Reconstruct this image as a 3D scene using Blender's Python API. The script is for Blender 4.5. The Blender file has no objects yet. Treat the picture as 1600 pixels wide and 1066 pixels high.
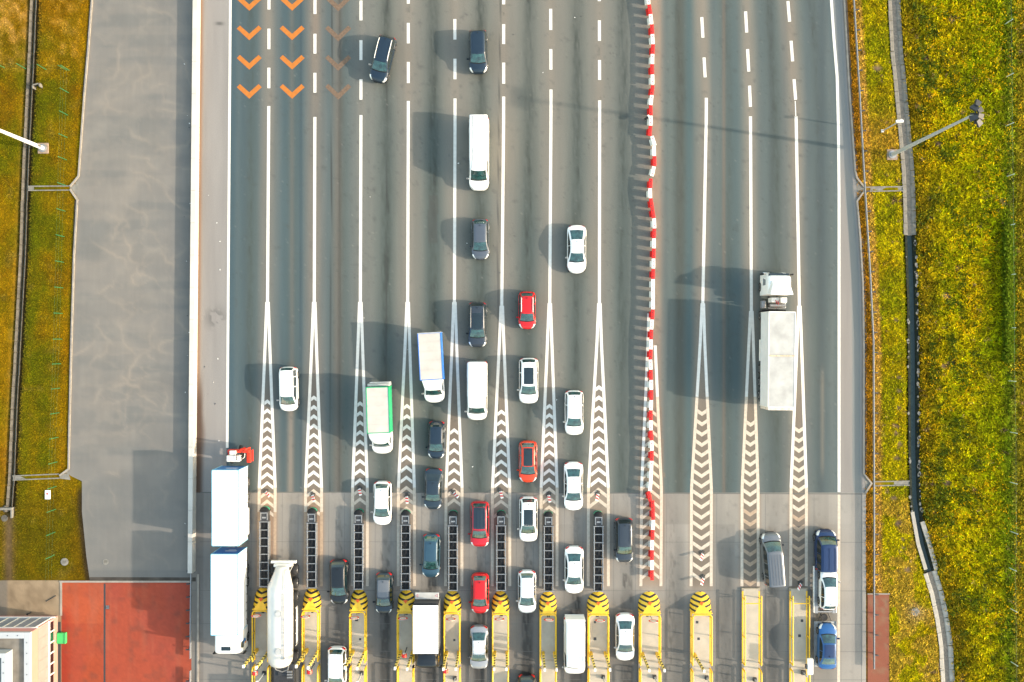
import bpy, bmesh, math, random
import numpy as np
from mathutils import Vector

# ------------------------------------------------------------------ camera, sky, sun, exposure
FPX, HCAM, CX, CY = 1409.0, 90.0, 800.0, 533.0     # focal length in photo pixels, flying height, photo centre
scene = bpy.context.scene
cam_d = bpy.data.cameras.new('camera'); cam = bpy.data.objects.new('camera', cam_d)
scene.collection.objects.link(cam); scene.camera = cam
cam.location = (0, 0, HCAM); cam.rotation_euler = (0, 0, 0)
cam_d.sensor_width = 36; cam_d.lens = 36*FPX/1600; cam_d.clip_start = 1; cam_d.clip_end = 2000
SUN_EL = math.radians(23.3)
sx, sy = 0.9885, -0.151
world = bpy.data.worlds.new('World'); scene.world = world; world.use_nodes = True
nt = world.node_tree; nt.nodes.clear()
sky = nt.nodes.new('ShaderNodeTexSky'); sky.sky_type = 'NISHITA'; sky.sun_disc = False
sky.air_density = 2.0; sky.dust_density = 2.2; sky.ozone_density = 0.5
sky.sun_elevation = SUN_EL; sky.sun_rotation = math.atan2(sx, sy)
bg = nt.nodes.new('ShaderNodeBackground'); bg.inputs['Strength'].default_value = 0.15
wo = nt.nodes.new('ShaderNodeOutputWorld')
nt.links.new(sky.outputs[0], bg.inputs[0]); nt.links.new(bg.outputs[0], wo.inputs[0])
sun_d = bpy.data.lights.new('sun', 'SUN'); sun = bpy.data.objects.new('sun', sun_d)
scene.collection.objects.link(sun)
sun_d.energy = 2.0; sun_d.angle = math.radians(0.9); sun_d.color = (1.0, 0.86, 0.70)
sun.rotation_euler = Vector((sx*math.cos(SUN_EL), sy*math.cos(SUN_EL), math.sin(SUN_EL))).to_track_quat('Z', 'Y').to_euler()
sun.location = (60, -20, 60)
vs = scene.view_settings; vs.view_transform = 'Standard'; vs.look = 'None'; vs.gamma = 1; vs.use_curve_mapping = False
vs.exposure = 1.65
scene.cycles.max_bounces = 5; scene.cycles.diffuse_bounces = 3; scene.cycles.glossy_bounces = 2
scene.cycles.transparent_max_bounces = 6
random.seed(7); RNG = np.random.default_rng(11)
COL = scene.collection
PI = math.pi

# ------------------------------------------------------------------ helpers
def P(px, py, h=0.0):
    """photo pixel at height h above the ground -> world x, y"""
    s = (HCAM-h)/FPX
    return ((px-CX)*s, (CY-py)*s)
M = HCAM/FPX                                        # metres per photo pixel on the ground
EV = (2.33, 2.30, 2.26)
def lin(c):
    c = c/255.0
    return c/12.92 if c <= 0.04045 else ((c+0.055)/1.055)**2.4
def A(r, g, b, k=1.0):
    """colour seen sunlit in the photo -> base colour"""
    return tuple(min(0.85, k*lin(c)/e) for c, e in zip((r, g, b), EV))
def linv(a):
    a = np.clip(a, 0, 255)/255.0
    return np.where(a <= 0.04045, a/12.92, ((a+0.055)/1.055)**2.4)

def hash2(ix, iy, s):
    n = (ix.astype(np.int64)*374761393 + iy.astype(np.int64)*668265263 + s*1442695041) & 0xffffffff
    n = ((n ^ (n >> 13))*1274126177) & 0xffffffff
    return ((n ^ (n >> 16)) & 0xffff)/65535.0
def vnoise(x, y, s=0):
    x = np.asarray(x, float); y = np.asarray(y, float)
    ix = np.floor(x); iy = np.floor(y); fx = x-ix; fy = y-iy
    fx = fx*fx*(3-2*fx); fy = fy*fy*(3-2*fy)
    a = hash2(ix, iy, s); b = hash2(ix+1, iy, s); c = hash2(ix, iy+1, s); d = hash2(ix+1, iy+1, s)
    return (a*(1-fx)+b*fx)*(1-fy)+(c*(1-fx)+d*fx)*fy
def fbm(x, y, s=0, o=4):
    r = 0; a = 0.5; t = 0
    for k in range(o):
        r = r+a*vnoise(x*2**k, y*2**k, s+k*17); t += a; a *= 0.5
    return r/t
def sstep(a, b, x):
    t = np.clip((x-a)/(b-a), 0, 1); return t*t*(3-2*t)
def mixc(c, col, w):
    w = np.clip(w, 0, 1)[..., None]
    return c*(1-w)+np.array(col, float)*w

# ---- materials
MATS = {}
def mat(name, col, rough=0.6, metal=0.0, coat=0.0, noise=0.0, nscale=6.0, spec=0.5, emit=None, bump=0.0):
    if name in MATS: return MATS[name]
    m = bpy.data.materials.new(name); m.use_nodes = True; MATS[name] = m
    nt = m.node_tree; b = nt.nodes['Principled BSDF']
    b.inputs['Base Color'].default_value = (*col, 1); b.inputs['Roughness'].default_value = rough
    b.inputs['Metallic'].default_value = metal; b.inputs['Coat Weight'].default_value = coat
    b.inputs['Specular IOR Level'].default_value = spec
    if emit:
        b.inputs['Emission Color'].default_value = (*emit[:3], 1); b.inputs['Emission Strength'].default_value = emit[3]
    if noise or bump:
        tc = nt.nodes.new('ShaderNodeTexCoord'); n = nt.nodes.new('ShaderNodeTexNoise')
        n.inputs['Scale'].default_value = nscale; n.inputs['Detail'].default_value = 4
        nt.links.new(tc.outputs['Object'], n.inputs['Vector'])
        if noise:
            r = nt.nodes.new('ShaderNodeMapRange'); r.inputs[1].default_value = 0.3; r.inputs[2].default_value = 0.7
            r.inputs[3].default_value = 1-noise; r.inputs[4].default_value = 1+noise
            v = nt.nodes.new('ShaderNodeVectorMath'); v.operation = 'SCALE'; v.inputs[0].default_value = col
            nt.links.new(n.outputs['Fac'], r.inputs[0]); nt.links.new(r.outputs[0], v.inputs['Scale'])
            nt.links.new(v.outputs[0], b.inputs['Base Color'])
        if bump:
            bp = nt.nodes.new('ShaderNodeBump'); bp.inputs['Strength'].default_value = bump
            nt.links.new(n.outputs['Fac'], bp.inputs['Height']); nt.links.new(bp.outputs[0], b.inputs['Normal'])
    return m
def attr_mat(name, rough=0.9, grain=0.18, gscale=9.0, fine=0.12, bump=0.15, spec=0.3, along=1.0):
    """surface whose own colours (wear, dust, oil, plant tints) sit in the mesh attribute 'tint'"""
    if name in MATS: return MATS[name]
    m = bpy.data.materials.new(name); m.use_nodes = True; MATS[name] = m
    nt = m.node_tree; b = nt.nodes['Principled BSDF']; b.inputs['Roughness'].default_value = rough
    b.inputs['Specular IOR Level'].default_value = spec
    at = nt.nodes.new('ShaderNodeAttribute'); at.attribute_name = 'tint'
    if not grain:
        nt.links.new(at.outputs['Color'], b.inputs['Base Color']); return m
    tc = nt.nodes.new('ShaderNodeTexCoord')
    n1 = nt.nodes.new('ShaderNodeTexNoise'); n1.inputs['Scale'].default_value = gscale; n1.inputs['Detail'].default_value = 5
    n2 = nt.nodes.new('ShaderNodeTexNoise'); n2.inputs['Scale'].default_value = 0.35; n2.inputs['Detail'].default_value = 4
    nt.links.new(tc.outputs['Object'], n1.inputs['Vector']); mp = nt.nodes.new('ShaderNodeMapping'); mp.inputs['Scale'].default_value = (1, along, 1); nt.links.new(tc.outputs['Object'], mp.inputs['Vector']); nt.links.new(mp.outputs[0], n2.inputs['Vector'])
    r1 = nt.nodes.new('ShaderNodeMapRange'); r1.inputs[1].default_value = 0.25; r1.inputs[2].default_value = 0.75
    r1.inputs[3].default_value = 1-grain; r1.inputs[4].default_value = 1+grain
    r2 = nt.nodes.new('ShaderNodeMapRange'); r2.inputs[1].default_value = 0.3; r2.inputs[2].default_value = 0.7
    r2.inputs[3].default_value = 1-fine; r2.inputs[4].default_value = 1+fine
    nt.links.new(n1.outputs['Fac'], r1.inputs[0]); nt.links.new(n2.outputs['Fac'], r2.inputs[0])
    mu = nt.nodes.new('ShaderNodeMath'); mu.operation = 'MULTIPLY'
    nt.links.new(r1.outputs[0], mu.inputs[0]); nt.links.new(r2.outputs[0], mu.inputs[1])
    v = nt.nodes.new('ShaderNodeVectorMath'); v.operation = 'SCALE'
    nt.links.new(at.outputs['Color'], v.inputs[0]); nt.links.new(mu.outputs[0], v.inputs['Scale'])
    nt.links.new(v.outputs[0], b.inputs['Base Color'])
    bp = nt.nodes.new('ShaderNodeBump'); bp.inputs['Strength'].default_value = bump; bp.inputs['Distance'].default_value = 0.02
    nt.links.new(n1.outputs['Fac'], bp.inputs['Height']); nt.links.new(bp.outputs[0], b.inputs['Normal'])
    return m
def stripe_mat(name, c1, c2, period, k=0.5, axis='yx', duty=0.5):
    """painted stripes along object y - k|x| (or along z + k y for the gate arms)"""
    if name in MATS: return MATS[name]
    m = bpy.data.materials.new(name); m.use_nodes = True; MATS[name] = m
    nt = m.node_tree; b = nt.nodes['Principled BSDF']; b.inputs['Roughness'].default_value = 0.5
    tc = nt.nodes.new('ShaderNodeTexCoord'); sp = nt.nodes.new('ShaderNodeSeparateXYZ')
    nt.links.new(tc.outputs['Object'], sp.inputs[0])
    def mt(op, *a):
        n = nt.nodes.new('ShaderNodeMath'); n.operation = op
        for i, q in enumerate(a):
            if isinstance(q, (int, float)): n.inputs[i].default_value = q
            else: nt.links.new(q, n.inputs[i])
        return n.outputs[0]
    if axis == 'yx': f = mt('SUBTRACT', sp.outputs['Y'], mt('MULTIPLY', mt('ABSOLUTE', sp.outputs['X']), k))
    else: f = mt('ADD', sp.outputs['Z'], mt('MULTIPLY', sp.outputs['X'], k))
    g = mt('LESS_THAN', mt('FLOORED_MODULO', mt('DIVIDE', mt('ADD', f, 50.0), period), 1.0), duty)
    mx = nt.nodes.new('ShaderNodeMix'); mx.data_type = 'RGBA'
    mx.inputs['A'].default_value = (*c1, 1); mx.inputs['B'].default_value = (*c2, 1)
    nt.links.new(g, mx.inputs['Factor']); nt.links.new(mx.outputs['Result'], b.inputs['Base Color'])
    return m

# ---- meshes
class MB:
    def __init__(s): s.v = []; s.f = []; s.m = []
    def add(s, vs_, fs, m=0):
        o = len(s.v); s.v += [tuple(map(float, q)) for q in vs_]; s.f += [tuple(i+o for i in f) for f in fs]; s.m += [m]*len(fs); return s
    def box(s, x0, x1, y0, y1, z0, z1, m=0):
        return s.add([(x0,y0,z0),(x1,y0,z0),(x1,y1,z0),(x0,y1,z0),(x0,y0,z1),(x1,y0,z1),(x1,y1,z1),(x0,y1,z1)],
                     [(3,2,1,0),(4,5,6,7),(0,1,5,4),(1,2,6,5),(2,3,7,6),(3,0,4,7)], m)
    def quad(s, a, b, c, d, m=0): return s.add([a,b,c,d], [(0,1,2,3)], m)
    def prism(s, poly, z0, z1, m=0):
        n = len(poly); a = sum(poly[i][0]*poly[(i+1)%n][1]-poly[(i+1)%n][0]*poly[i][1] for i in range(n))
        if a < 0: poly = poly[::-1]
        return s.add([(x,y,z0) for x,y in poly]+[(x,y,z1) for x,y in poly],
                     [tuple(range(n))[::-1], tuple(range(n,2*n))]+[(i,(i+1)%n,n+(i+1)%n,n+i) for i in range(n)], m)
    def rings(s, rs, m=0, closed=True, cap0=True, cap1=True):
        n = len(rs[0]); vs_ = [p for r in rs for p in r]; fs = []
        for j in range(len(rs)-1):
            for i in range(n if closed else n-1):
                k = (i+1) % n
                fs.append((j*n+i, j*n+k, (j+1)*n+k, (j+1)*n+i))
        if cap0: fs.append(tuple(range(n))[::-1])
        if cap1: fs.append(tuple((len(rs)-1)*n+i for i in range(n)))
        return s.add(vs_, fs, m)
    def tube(s, pts, r, n=8, m=0, closed=False):
        pts = [Vector(p) for p in pts]; rs = []
        for i, p in enumerate(pts):
            if closed: d = pts[(i+1) % len(pts)]-pts[i-1]
            else: d = pts[min(i+1, len(pts)-1)]-pts[max(i-1, 0)]
            d.normalize(); u = d.cross(Vector((0,0,1)))
            if u.length < 1e-3: u = Vector((1,0,0))
            u.normalize(); w = u.cross(d)
            rr = r[i] if isinstance(r, (list, tuple)) else r
            rs.append([tuple(p+u*math.cos(2*PI*k/n)*rr+w*math.sin(2*PI*k/n)*rr) for k in range(n)])
        if closed: rs.append(rs[0])
        return s.rings(rs, m, True, not closed, not closed)
    def disc(s, c, r, z0, z1, n=20, m=0):
        return s.prism([(c[0]+r*math.cos(2*PI*i/n), c[1]+r*math.sin(2*PI*i/n)) for i in range(n)], z0, z1, m)
    def build(s, name, mats, parent=None, smooth=None, bevel=0.0, loc=None, kind=None, fix=False):
        me = bpy.data.meshes.new(name); me.from_pydata(s.v, [], s.f)
        if not isinstance(mats, (list, tuple)): mats = [mats]
        for q in mats: me.materials.append(q)
        me.polygons.foreach_set('material_index', s.m)
        if bevel or fix:
            bm = bmesh.new(); bm.from_mesh(me)
            bmesh.ops.remove_doubles(bm, verts=bm.verts, dist=1e-5)
            if fix: bmesh.ops.recalc_face_normals(bm, faces=bm.faces)
            if bevel:
                es = [e for e in bm.edges if len(e.link_faces) == 2 and e.calc_face_angle(0) > 0.5]
                bmesh.ops.bevel(bm, geom=es, offset=bevel, segments=2, affect='EDGES', profile=0.6)
            bm.to_mesh(me); bm.free()
        if smooth is not None:
            me.polygons.foreach_set('use_smooth', [True]*len(me.polygons)); me.set_sharp_from_angle(angle=math.radians(smooth))
        me.update()
        o = bpy.data.objects.new(name, me); COL.objects.link(o)
        if parent: o.parent = parent
        if loc: o.location = loc
        if kind: o['kind'] = kind
        return o
def tag(o, label, cat, group=None, kind=None):
    if label: o['label'] = label
    if cat: o['category'] = cat
    if group: o['group'] = group
    if kind: o['kind'] = kind
    return o
def thing(name, label, cat, loc=(0,0,0), rz=0.0, group=None):
    o = bpy.data.objects.new(name, None); COL.objects.link(o); o.empty_display_size = 0.3
    o.location = (loc[0], loc[1], loc[2] if len(loc) > 2 else 0.0); o.rotation_euler = (0, 0, rz)
    return tag(o, label, cat, group)
def dup(o, parent=None):
    c = o.copy(); COL.objects.link(c)
    if parent: c.parent = parent
    for ch in list(o.children): dup(ch, c)
    return c
def again(proto, loc, rz, label, group=None):
    c = dup(proto); c.location = (loc[0], loc[1], loc[2] if len(loc) > 2 else 0.0); c.rotation_euler = (0, 0, rz)
    c['label'] = label
    if group: c['group'] = group
    return c

def pl(pts, y):
    """x of a polyline (photo pixels, keyed by y)"""
    ys = [p[1] for p in pts]; xs = [p[0] for p in pts]
    return np.interp(y, ys, xs)
def sweep(mb, poly, prof, m=0, closed_prof=False):
    """profile [(offset to the right, z)] swept along a world polyline"""
    rs = []
    for i, p in enumerate(poly):
        a = Vector(poly[max(i-1,0)][:2]); b = Vector(poly[min(i+1,len(poly)-1)][:2]); d = (b-a).normalized()
        if 0 < i < len(poly)-1:
            d1 = (Vector(p[:2])-a).normalized(); d2 = (b-Vector(p[:2])).normalized(); d = (d1+d2).normalized()
            k = 1/max(0.5, d.dot(d1))
        else: k = 1
        nrm = Vector((d.y, -d.x))
        rs.append([(p[0]+nrm.x*o*k, p[1]+nrm.y*o*k, z) for o, z in prof])
    n = len(prof)
    if closed_prof: mb.rings(rs, m, True, True, True)
    else: mb.rings(rs, m, False, False, False)
    return mb
def W_(pts, h=0.0): return [P(x, y, h) for x, y in pts]
def dense(pts, step=30.0):
    out = []
    for (a, b), (c, d) in zip(pts[:-1], pts[1:]):
        n = max(1, int(math.hypot(c-a, d-b)/step))
        out += [(a+(c-a)*i/n, b+(d-b)*i/n) for i in range(n)]
    return out+[pts[-1]]

def tint_grid(name, xl, xr, y0, y1, step, colfn, material, zfn=None, kind='structure', loc_z=0.0):
    """ground sheet between two photo-pixel boundary curves; its colours come from colfn(px, py)"""
    py = np.arange(y0, y1+1e-6, step/M); py[-1] = y1
    wmax = max(float(np.max(xr(py)-xl(py))), 10)
    nx = max(2, int(wmax*M/step)); t = np.linspace(0, 1, nx+1)
    PY = np.repeat(py[:, None], nx+1, 1); PX = xl(py)[:, None]*(1-t)+xr(py)[:, None]*t
    X = (PX-CX)*M; Y = (CY-PY)*M
    Z = np.zeros_like(X) if zfn is None else zfn(PX, PY)
    C = linv(colfn(PX, PY))/np.array(EV)
    return grid_mesh(name, X, Y, Z+loc_z, C, material, kind)
def grid_mesh(name, X, Y, Z, C, material, kind):
    r, c = X.shape; me = bpy.data.meshes.new(name); nv = r*c
    me.vertices.add(nv); me.vertices.foreach_set('co', np.stack([X, Y, Z], -1).astype(np.float32).ravel())
    i = np.arange((r-1)*(c-1)); a = (i//(c-1))*c+i % (c-1)
    f = np.stack([a, a+c, a+c+1, a+1], -1)
    me.loops.add(f.size); me.loops.foreach_set('vertex_index', f.ravel().astype(np.int32))
    me.polygons.add(len(f)); me.polygons.foreach_set('loop_start', np.arange(0, f.size, 4).astype(np.int32))
    try: me.polygons.foreach_set('loop_total', np.full(len(f), 4, np.int32))
    except Exception: pass
    me.polygons.foreach_set('use_smooth', np.ones(len(f), bool))
    at = me.attributes.new('tint', 'FLOAT_COLOR', 'POINT')
    at.data.foreach_set('color', np.concatenate([np.clip(C.reshape(-1, 3), 0.002, 0.85), np.ones((nv, 1))], 1).astype(np.float32).ravel())
    me.materials.append(material); me.update(calc_edges=True); me.validate()
    o = bpy.data.objects.new(name, me); COL.objects.link(o); o['kind'] = kind
    return o
def blades(name, px, py, z, colfn, wid, ln, hgt, material, jitter=0.25, k=1.0, label=None, cat=None, bright=None):
    """many leaf-sized faces standing up from the ground at the given photo pixels, one object"""
    n = len(px); x = (px-CX)*M; y = (CY-py)*M
    az = RNG.uniform(0, 2*PI, n); l = ln*RNG.uniform(0.5, 1.4, n); w = wid*RNG.uniform(0.6, 1.4, n); h = hgt*RNG.uniform(0.4, 1.5, n)
    dx, dy = np.cos(az), np.sin(az); nx_, ny_ = -dy, dx
    v = np.empty((n, 4, 3))
    v[:, 0] = np.stack([x-nx_*w/2, y-ny_*w/2, z], -1); v[:, 1] = np.stack([x+nx_*w/2, y+ny_*w/2, z], -1)
    v[:, 2] = np.stack([x+dx*l+nx_*w*.2, y+dy*l+ny_*w*.2, z+h], -1); v[:, 3] = np.stack([x+dx*l-nx_*w*.2, y+dy*l-ny_*w*.2, z+h*.96], -1)
    C = linv(colfn(px, py))/np.array(EV)*k
    C = C*RNG.uniform(1-jitter, 1+jitter, (n, 1))*RNG.uniform(0.93, 1.07, (n, 3))
    C4 = np.repeat(np.concatenate([np.clip(C, .002, .8), np.ones((n, 1))], 1)[:, None], 4, 1)
    me = bpy.data.meshes.new(name); me.vertices.add(4*n); me.vertices.foreach_set('co', v.astype(np.float32).ravel())
    me.loops.add(4*n); me.loops.foreach_set('vertex_index', np.arange(4*n, dtype=np.int32))
    me.polygons.add(n); me.polygons.foreach_set('loop_start', np.arange(0, 4*n, 4, dtype=np.int32))
    at = me.attributes.new('tint', 'FLOAT_COLOR', 'POINT'); at.data.foreach_set('color', C4.astype(np.float32).ravel())
    me.materials.append(material); me.update(calc_edges=True)
    o = bpy.data.objects.new(name, me); COL.objects.link(o); o['kind'] = 'stuff'
    return tag(o, label, cat)
# ------------------------------------------------------------------ shared materials
m_road = attr_mat('worn_asphalt', 0.88, 0.20, 16, 0.06, 0.25, along=.06)
m_conc = attr_mat('worn_concrete', 0.9, 0.07, 10, 0.06, 0.12)
m_lot = attr_mat('sandy_asphalt', 0.9, 0.06, 14, 0.04, 0.12)
m_soil = attr_mat('turf', 0.95, 0.35, 5, 0.15, 0.6, spec=0.04)
m_leaf = attr_mat('leaf', 0.9, 0, spec=0.04)
m_white = mat('white_road_paint', (.60, .575, .53), 0.7, noise=0.08, nscale=3)
m_dusty = mat('dusty_road_paint', A(240, 222, 200, 1.25), 0.8, noise=0.14, nscale=4)
m_tanpaint = mat('sandy_road_paint', A(220, 190, 160, 1.1), 0.85, noise=0.14, nscale=4)
m_orange = mat('orange_road_paint', A(250, 148, 48, .95), 0.7, noise=0.1, nscale=3)
m_faded = mat('faded_road_paint', A(150, 122, 100), 0.85, noise=0.25, nscale=5)
m_kerb = mat('pale_kerb', A(225, 212, 196, .8), 0.85, noise=0.18, nscale=1.5)
m_slab = mat('channel_concrete', A(186, 180, 168, .85), 0.9, noise=0.22, nscale=2.5)
m_slabd = mat('old_channel_concrete', A(140, 132, 118, .8), 0.92, noise=0.35, nscale=2)
m_dirt = mat('dark_mud', (.055, .040, .018), 0.95, noise=0.4, spec=0.05)
m_water = mat('ditch_water', (.012, .026, .028), 0.12, spec=0.25)
m_crack = mat('joint_filler', (.10, .098, .092), 0.9)
m_black = mat('black_plastic', (.009, .0095, .0105), 0.55, spec=0.25)
m_dark = mat('dark_steel', (.03, .032, .036), 0.55, noise=0.2)
m_tyre = mat('tyre_rubber', (.018, .018, .019), 0.85)
m_rim = mat('rim_alloy', (.45, .45, .46), 0.35, 0.8)
m_steel = mat('galvanised_steel', (.27, .275, .28), 0.45, 0.55, noise=0.12)
m_pole = mat('grey_pole_paint', (.42, .46, .48), 0.45, 0.2)
m_wpole = mat('white_pole_paint', (.75, .75, .74), 0.45)
m_yellow = mat('yellow_enamel', (.74, .44, .010), 0.42, noise=0.08, nscale=3)
m_yellow2 = mat('yellow_nose_paint', (.76, .46, .025), 0.5, noise=0.12, nscale=2)
m_red = mat('red_plastic', (.60, .010, .006), 0.5, noise=0.12, nscale=3)
m_wplast = mat('white_plastic', (.74, .72, .68), 0.5, noise=0.08, nscale=3)
m_wpanel = mat('white_panel', (.80, .80, .79), 0.4, noise=0.03, nscale=1)
m_redlamp = mat('red_lamp', (.50, .008, .008), 0.25, coat=0.5)
m_lamp = mat('clear_lamp', (.70, .72, .72), 0.12, 0.3, coat=0.6)
m_glass = mat('teal_glass', (.015, .052, .052), 0.08, coat=1.0, noise=0.6, nscale=2.6, spec=0.7)
m_glassd = mat('dark_glass', (.006, .014, .017), 0.06, coat=1.0, noise=0.3, nscale=2.2)
m_green = mat('green_reflector', (.02, .34, .20), 0.35)
m_gfence = mat('green_fence_wire', (.02, .16, .06), 0.6)
m_isl = mat('island_concrete', A(222, 208, 186, 1.25), 0.9, noise=0.10, nscale=1.2)
m_islk = mat('island_kerb', A(206, 190, 166, 1.1), 0.9, noise=0.15, nscale=2)

# ------------------------------------------------------------------ ground: what lies where, in photo pixels
KL = [(170,-350),(145,-80),(143,0),(137,80),(131,150),(124,267),(119,313),(115,400),(111,534),(107,700),(107,742),(128,752),(128,800),(135,870),(140,905)]
KR = [(1300,-350),(1320,0),(1328,140),(1337,267),(1340,315),(1345,370),(1349,440),(1350.5,534),(1350.5,740),(1353,772),(1353.5,1420)]
WALLC = [(312,-350),(309,0),(303.2,600),(301,890)]
DL = [(57,-350),(52,0),(48,100),(43,200),(39,280),(35,400),(28,534),(22,640),(18,740),(14,800)]
DR = [(1397,-350),(1397,0),(1401,80),(1406,125),(1419,267),(1421,330),(1425,450),(1427,534),(1428,700),(1430,780),(1434,810),
      (1441,850),(1452,890),(1463,925),(1472,967),(1478,1010),(1481,1066),(1481,1420)]
BND = [[(362,-350),(360,0),(357,400),(355,700),(352,1420)],
       [(421,-350),(420,160),(418,480),(417.5,764),(413,1420)], [(492.5,-350),(492,180),(491,480),(490,764),(487,1420)],
       [(564,-350),(564,180),(563,480),(562.5,764),(561,1420)], [(638,-350),(638,180),(637,480),(635,764),(635,1420)],
       [(710,-350),(711,180),(710,480),(709.5,764),(707,1420)], [(787,-350),(787,180),(784,480),(783,764),(782,1420)],
       [(859,-350),(861,160),(859,480),(858,764),(856,1420)], [(935,-350),(937,160),(936.5,480),(935,764),(934,1420)],
       [(1018,-350),(1018,764),(1014,1420)], [(1090,-350),(1095,0),(1104,160),(1098,480),(1096,764),(1094,1420)],
       [(1150,-350),(1164,0),(1172.5,160),(1174,480),(1172,764),(1172,1420)],
       [(1215,-350),(1231,0),(1243.5,160),(1249,480),(1248,764),(1246,1420)],
       [(1285,-350),(1299,0),(1308,120),(1310,200),(1311,770),(1311,1420)]]
HALF = [None, (3,12.5), (3,12.5), (3,11.5), (3,12.5), (3,12.5), (3,13.5), (3,12.5), (3,15.5), (3,16), (3,15.5), (3,12.5), (3,12), None]

def road_col(px, py):
    s = np.shape(px)
    n1 = fbm(px/26, py/220, 3); n2 = fbm(px/5, py/60, 5); n3 = fbm(px/9, py/9, 8); n4 = fbm(px/2.2, py/14, 12); n5 = fbm(px/1.7, py/2.6, 14)
    bl = 1-sstep(470, 620, px); br = sstep(1018, 1036, px)
    c = np.ones(s+(3,))*np.array([157., 152., 142.]); c = mixc(c, (86, 110, 120), bl*.95); c = mixc(c, (112, 127, 128), br*.9)
    xb = [pl(b, py) for b in BND]
    # lanes: rubbed and oily down the middle, dusty along the lines
    spec = {1:(.35,.3), 2:(.1,.35), 3:(.35,.45), 4:(.55,.5), 5:(.62,.55), 6:(.5,.6), 7:(.5,.6), 8:(.45,.6), 9:(.42,.55), 10:(.5,.4), 11:(.3,.4), 12:(.4,.5), 13:(.45,.35)}
    for i in range(1, 14):
        a, b = xb[i-1], xb[i]; w = b-a; u = (px-a)/w; inl = (u >= 0) & (u < 1)
        dk, ap = spec[i]; mid = 0.54 if i != 9 else 0.45
        core = np.exp(-((u-mid)/.10)**2); wide = np.exp(-((u-mid)/.27)**2)
        ramp = sstep(-50, 420, py)*.5+.5
        c = np.where(inl[..., None], mixc(c, (106, 118, 114), np.clip(wide*(.45+.95*dk)*ramp*(.75+.5*n1), 0, .92)), c)
        c = np.where(inl[..., None], mixc(c, (74, 80, 76), core*dk*(.25+1.7*np.clip(n4*n2*2-.15, 0, 1))), c)
        c = np.where(inl[..., None], mixc(c, (158, 150, 140), (np.exp(-((u-.22)/.07)**2)+np.exp(-((u-.82)/.07)**2))*.16), c)
    for i in range(1, 13):
        y0 = 480; w = np.where(py < y0, 3, np.interp(py, [480, 764, 1100], [3, HALF[i][1], HALF[i][1]+1.5]))
        d = np.abs(px-xb[i]); amt = .85 if i in (1, 2, 10, 11, 12) else (.95 if i == 9 else .30)
        if i == 9: w = w+6
        dust = np.exp(-(np.maximum(d-w*.6, 0)/(12 if amt > .5 else 6))**2)
        dust = dust*np.where(px < 505, 1, 1)*(.6+.6*n1)
        if i == 9: dust = np.where(px < 1016, dust*.2, np.exp(-(np.maximum(px-1028, 0)/7)**2)*(.85+.3*n1))
        if i == 10: dust = np.maximum(dust, np.exp(-((px-xb[i]+4)/11)**2)*(.5+.5*n1))
        c = mixc(c, (188, 166, 146) if i != 2 else (186, 160, 140), dust*amt*.85)
        ins = (d < w-1) & (py > 560)
        c = mixc(c, (158, 142, 126), np.where(ins, sstep(560, 660, py)*.85, 0))
    # single streaks seen in the photo
    def streak(xs, wd, col, a, y0=-400, y1=1500):
        nonlocal c
        x = pl(xs, py) if isinstance(xs, list) else xs
        c = mixc(c, col, np.exp(-((px-x)/wd)**2)*a*sstep(y0, y0+40, py)*(1-sstep(y1-40, y1, py)))
    streak([(519,0),(516,760)], .8, (60,66,68), .8); streak(470, 2.0, (74,92,102), .6); streak(382, 5, (88,104,112), .4)
    streak(456, 4, (160,140,124), .35); streak([(455,500),(453,760)], 5, (188,170,154), .7, 560)
    streak(527, 8, (150,136,124), .55); streak([(531,0),(530,760)], 2.2, (84,80,76), .45)
    streak(1131, 2.5, (158,130,112), .55); streak(1063, 7, (104,106,98), .6); streak(1077, 6, (92,118,122), .7); streak(1048, 6, (128,138,132), .5); streak(1150, 10, (98,118,122), .6); streak(1115, 6, (100,116,120), .5); streak(1190, 9, (106,120,122), .5); streak(1285, 16, (104,118,122), .5)
    streak(1284, 6, (92,104,108), .55); streak(1285, 3, (176,160,140), .5, 560, 760); streak(1262, 8, (100,114,120), .4)
    streak([(782,0),(778,300)], .8, (84,86,84), .6); streak([(605,0),(604,400)], .8, (80,82,80), .6)
    streak(1205, 5, (92,100,102), .35); streak(1225, 6, (128,128,126), .4)
    c = mixc(c, (92, 95, 94), np.clip((n3-.68)*5, 0, 1)*.35)
    c = mixc(c, (62, 64, 62), np.clip((n5-.72)*7, 0, 1)*np.clip((n1-.35)*3, 0, 1)*.30); c = mixc(c, (196, 188, 176), np.clip((fbm(px/1.6, py/2.0, 16)-.79)*9, 0, 1)*.35)
    patch = ((px > 669) & (px < 684) & (py > 305) & (py < 380)); c = mixc(c, (98, 100, 96), patch*.6)
    # faint repaved squares beside the barrier row
    # left shoulder and the dirt along the wall
    sh = px < xb[0]
    c = np.where(sh[..., None], mixc(np.ones(s+(3,))*np.array([191., 184., 178.]), (168, 162, 158), np.clip(n1*1.6-.5, 0, 1)*.6), c)
    wl = pl([(314,-350),(312.5,0),(307,600),(304.6,890),(303,1420)], py)
    c = mixc(c, (182, 140, 110), (1-sstep(2, 8, px-wl))*.9)
    st = (1-sstep(5, 13+6*vnoise(px*0, py/40, 9), px-wl))*sstep(570, 640, py)*(1-sstep(780, 830, py))
    c = mixc(c, (104, 80, 66), st*.9)
    c = mixc(c, (110, 108, 106), np.exp(-((px-337)/14)**2-((py-497)/14)**2)*(n3 > .5)*.6)
    c = mixc(c, (98, 96, 94), np.exp(-((px-343)/6)**2-((py-37)/2.4)**2)*.8)
    # right hard shoulder: a pale strip, then a greyer one
    rs = sstep(0, 2, px-xb[13])
    c = mixc(c, (184, 175, 167), rs); kr = pl(KR, py)
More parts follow.
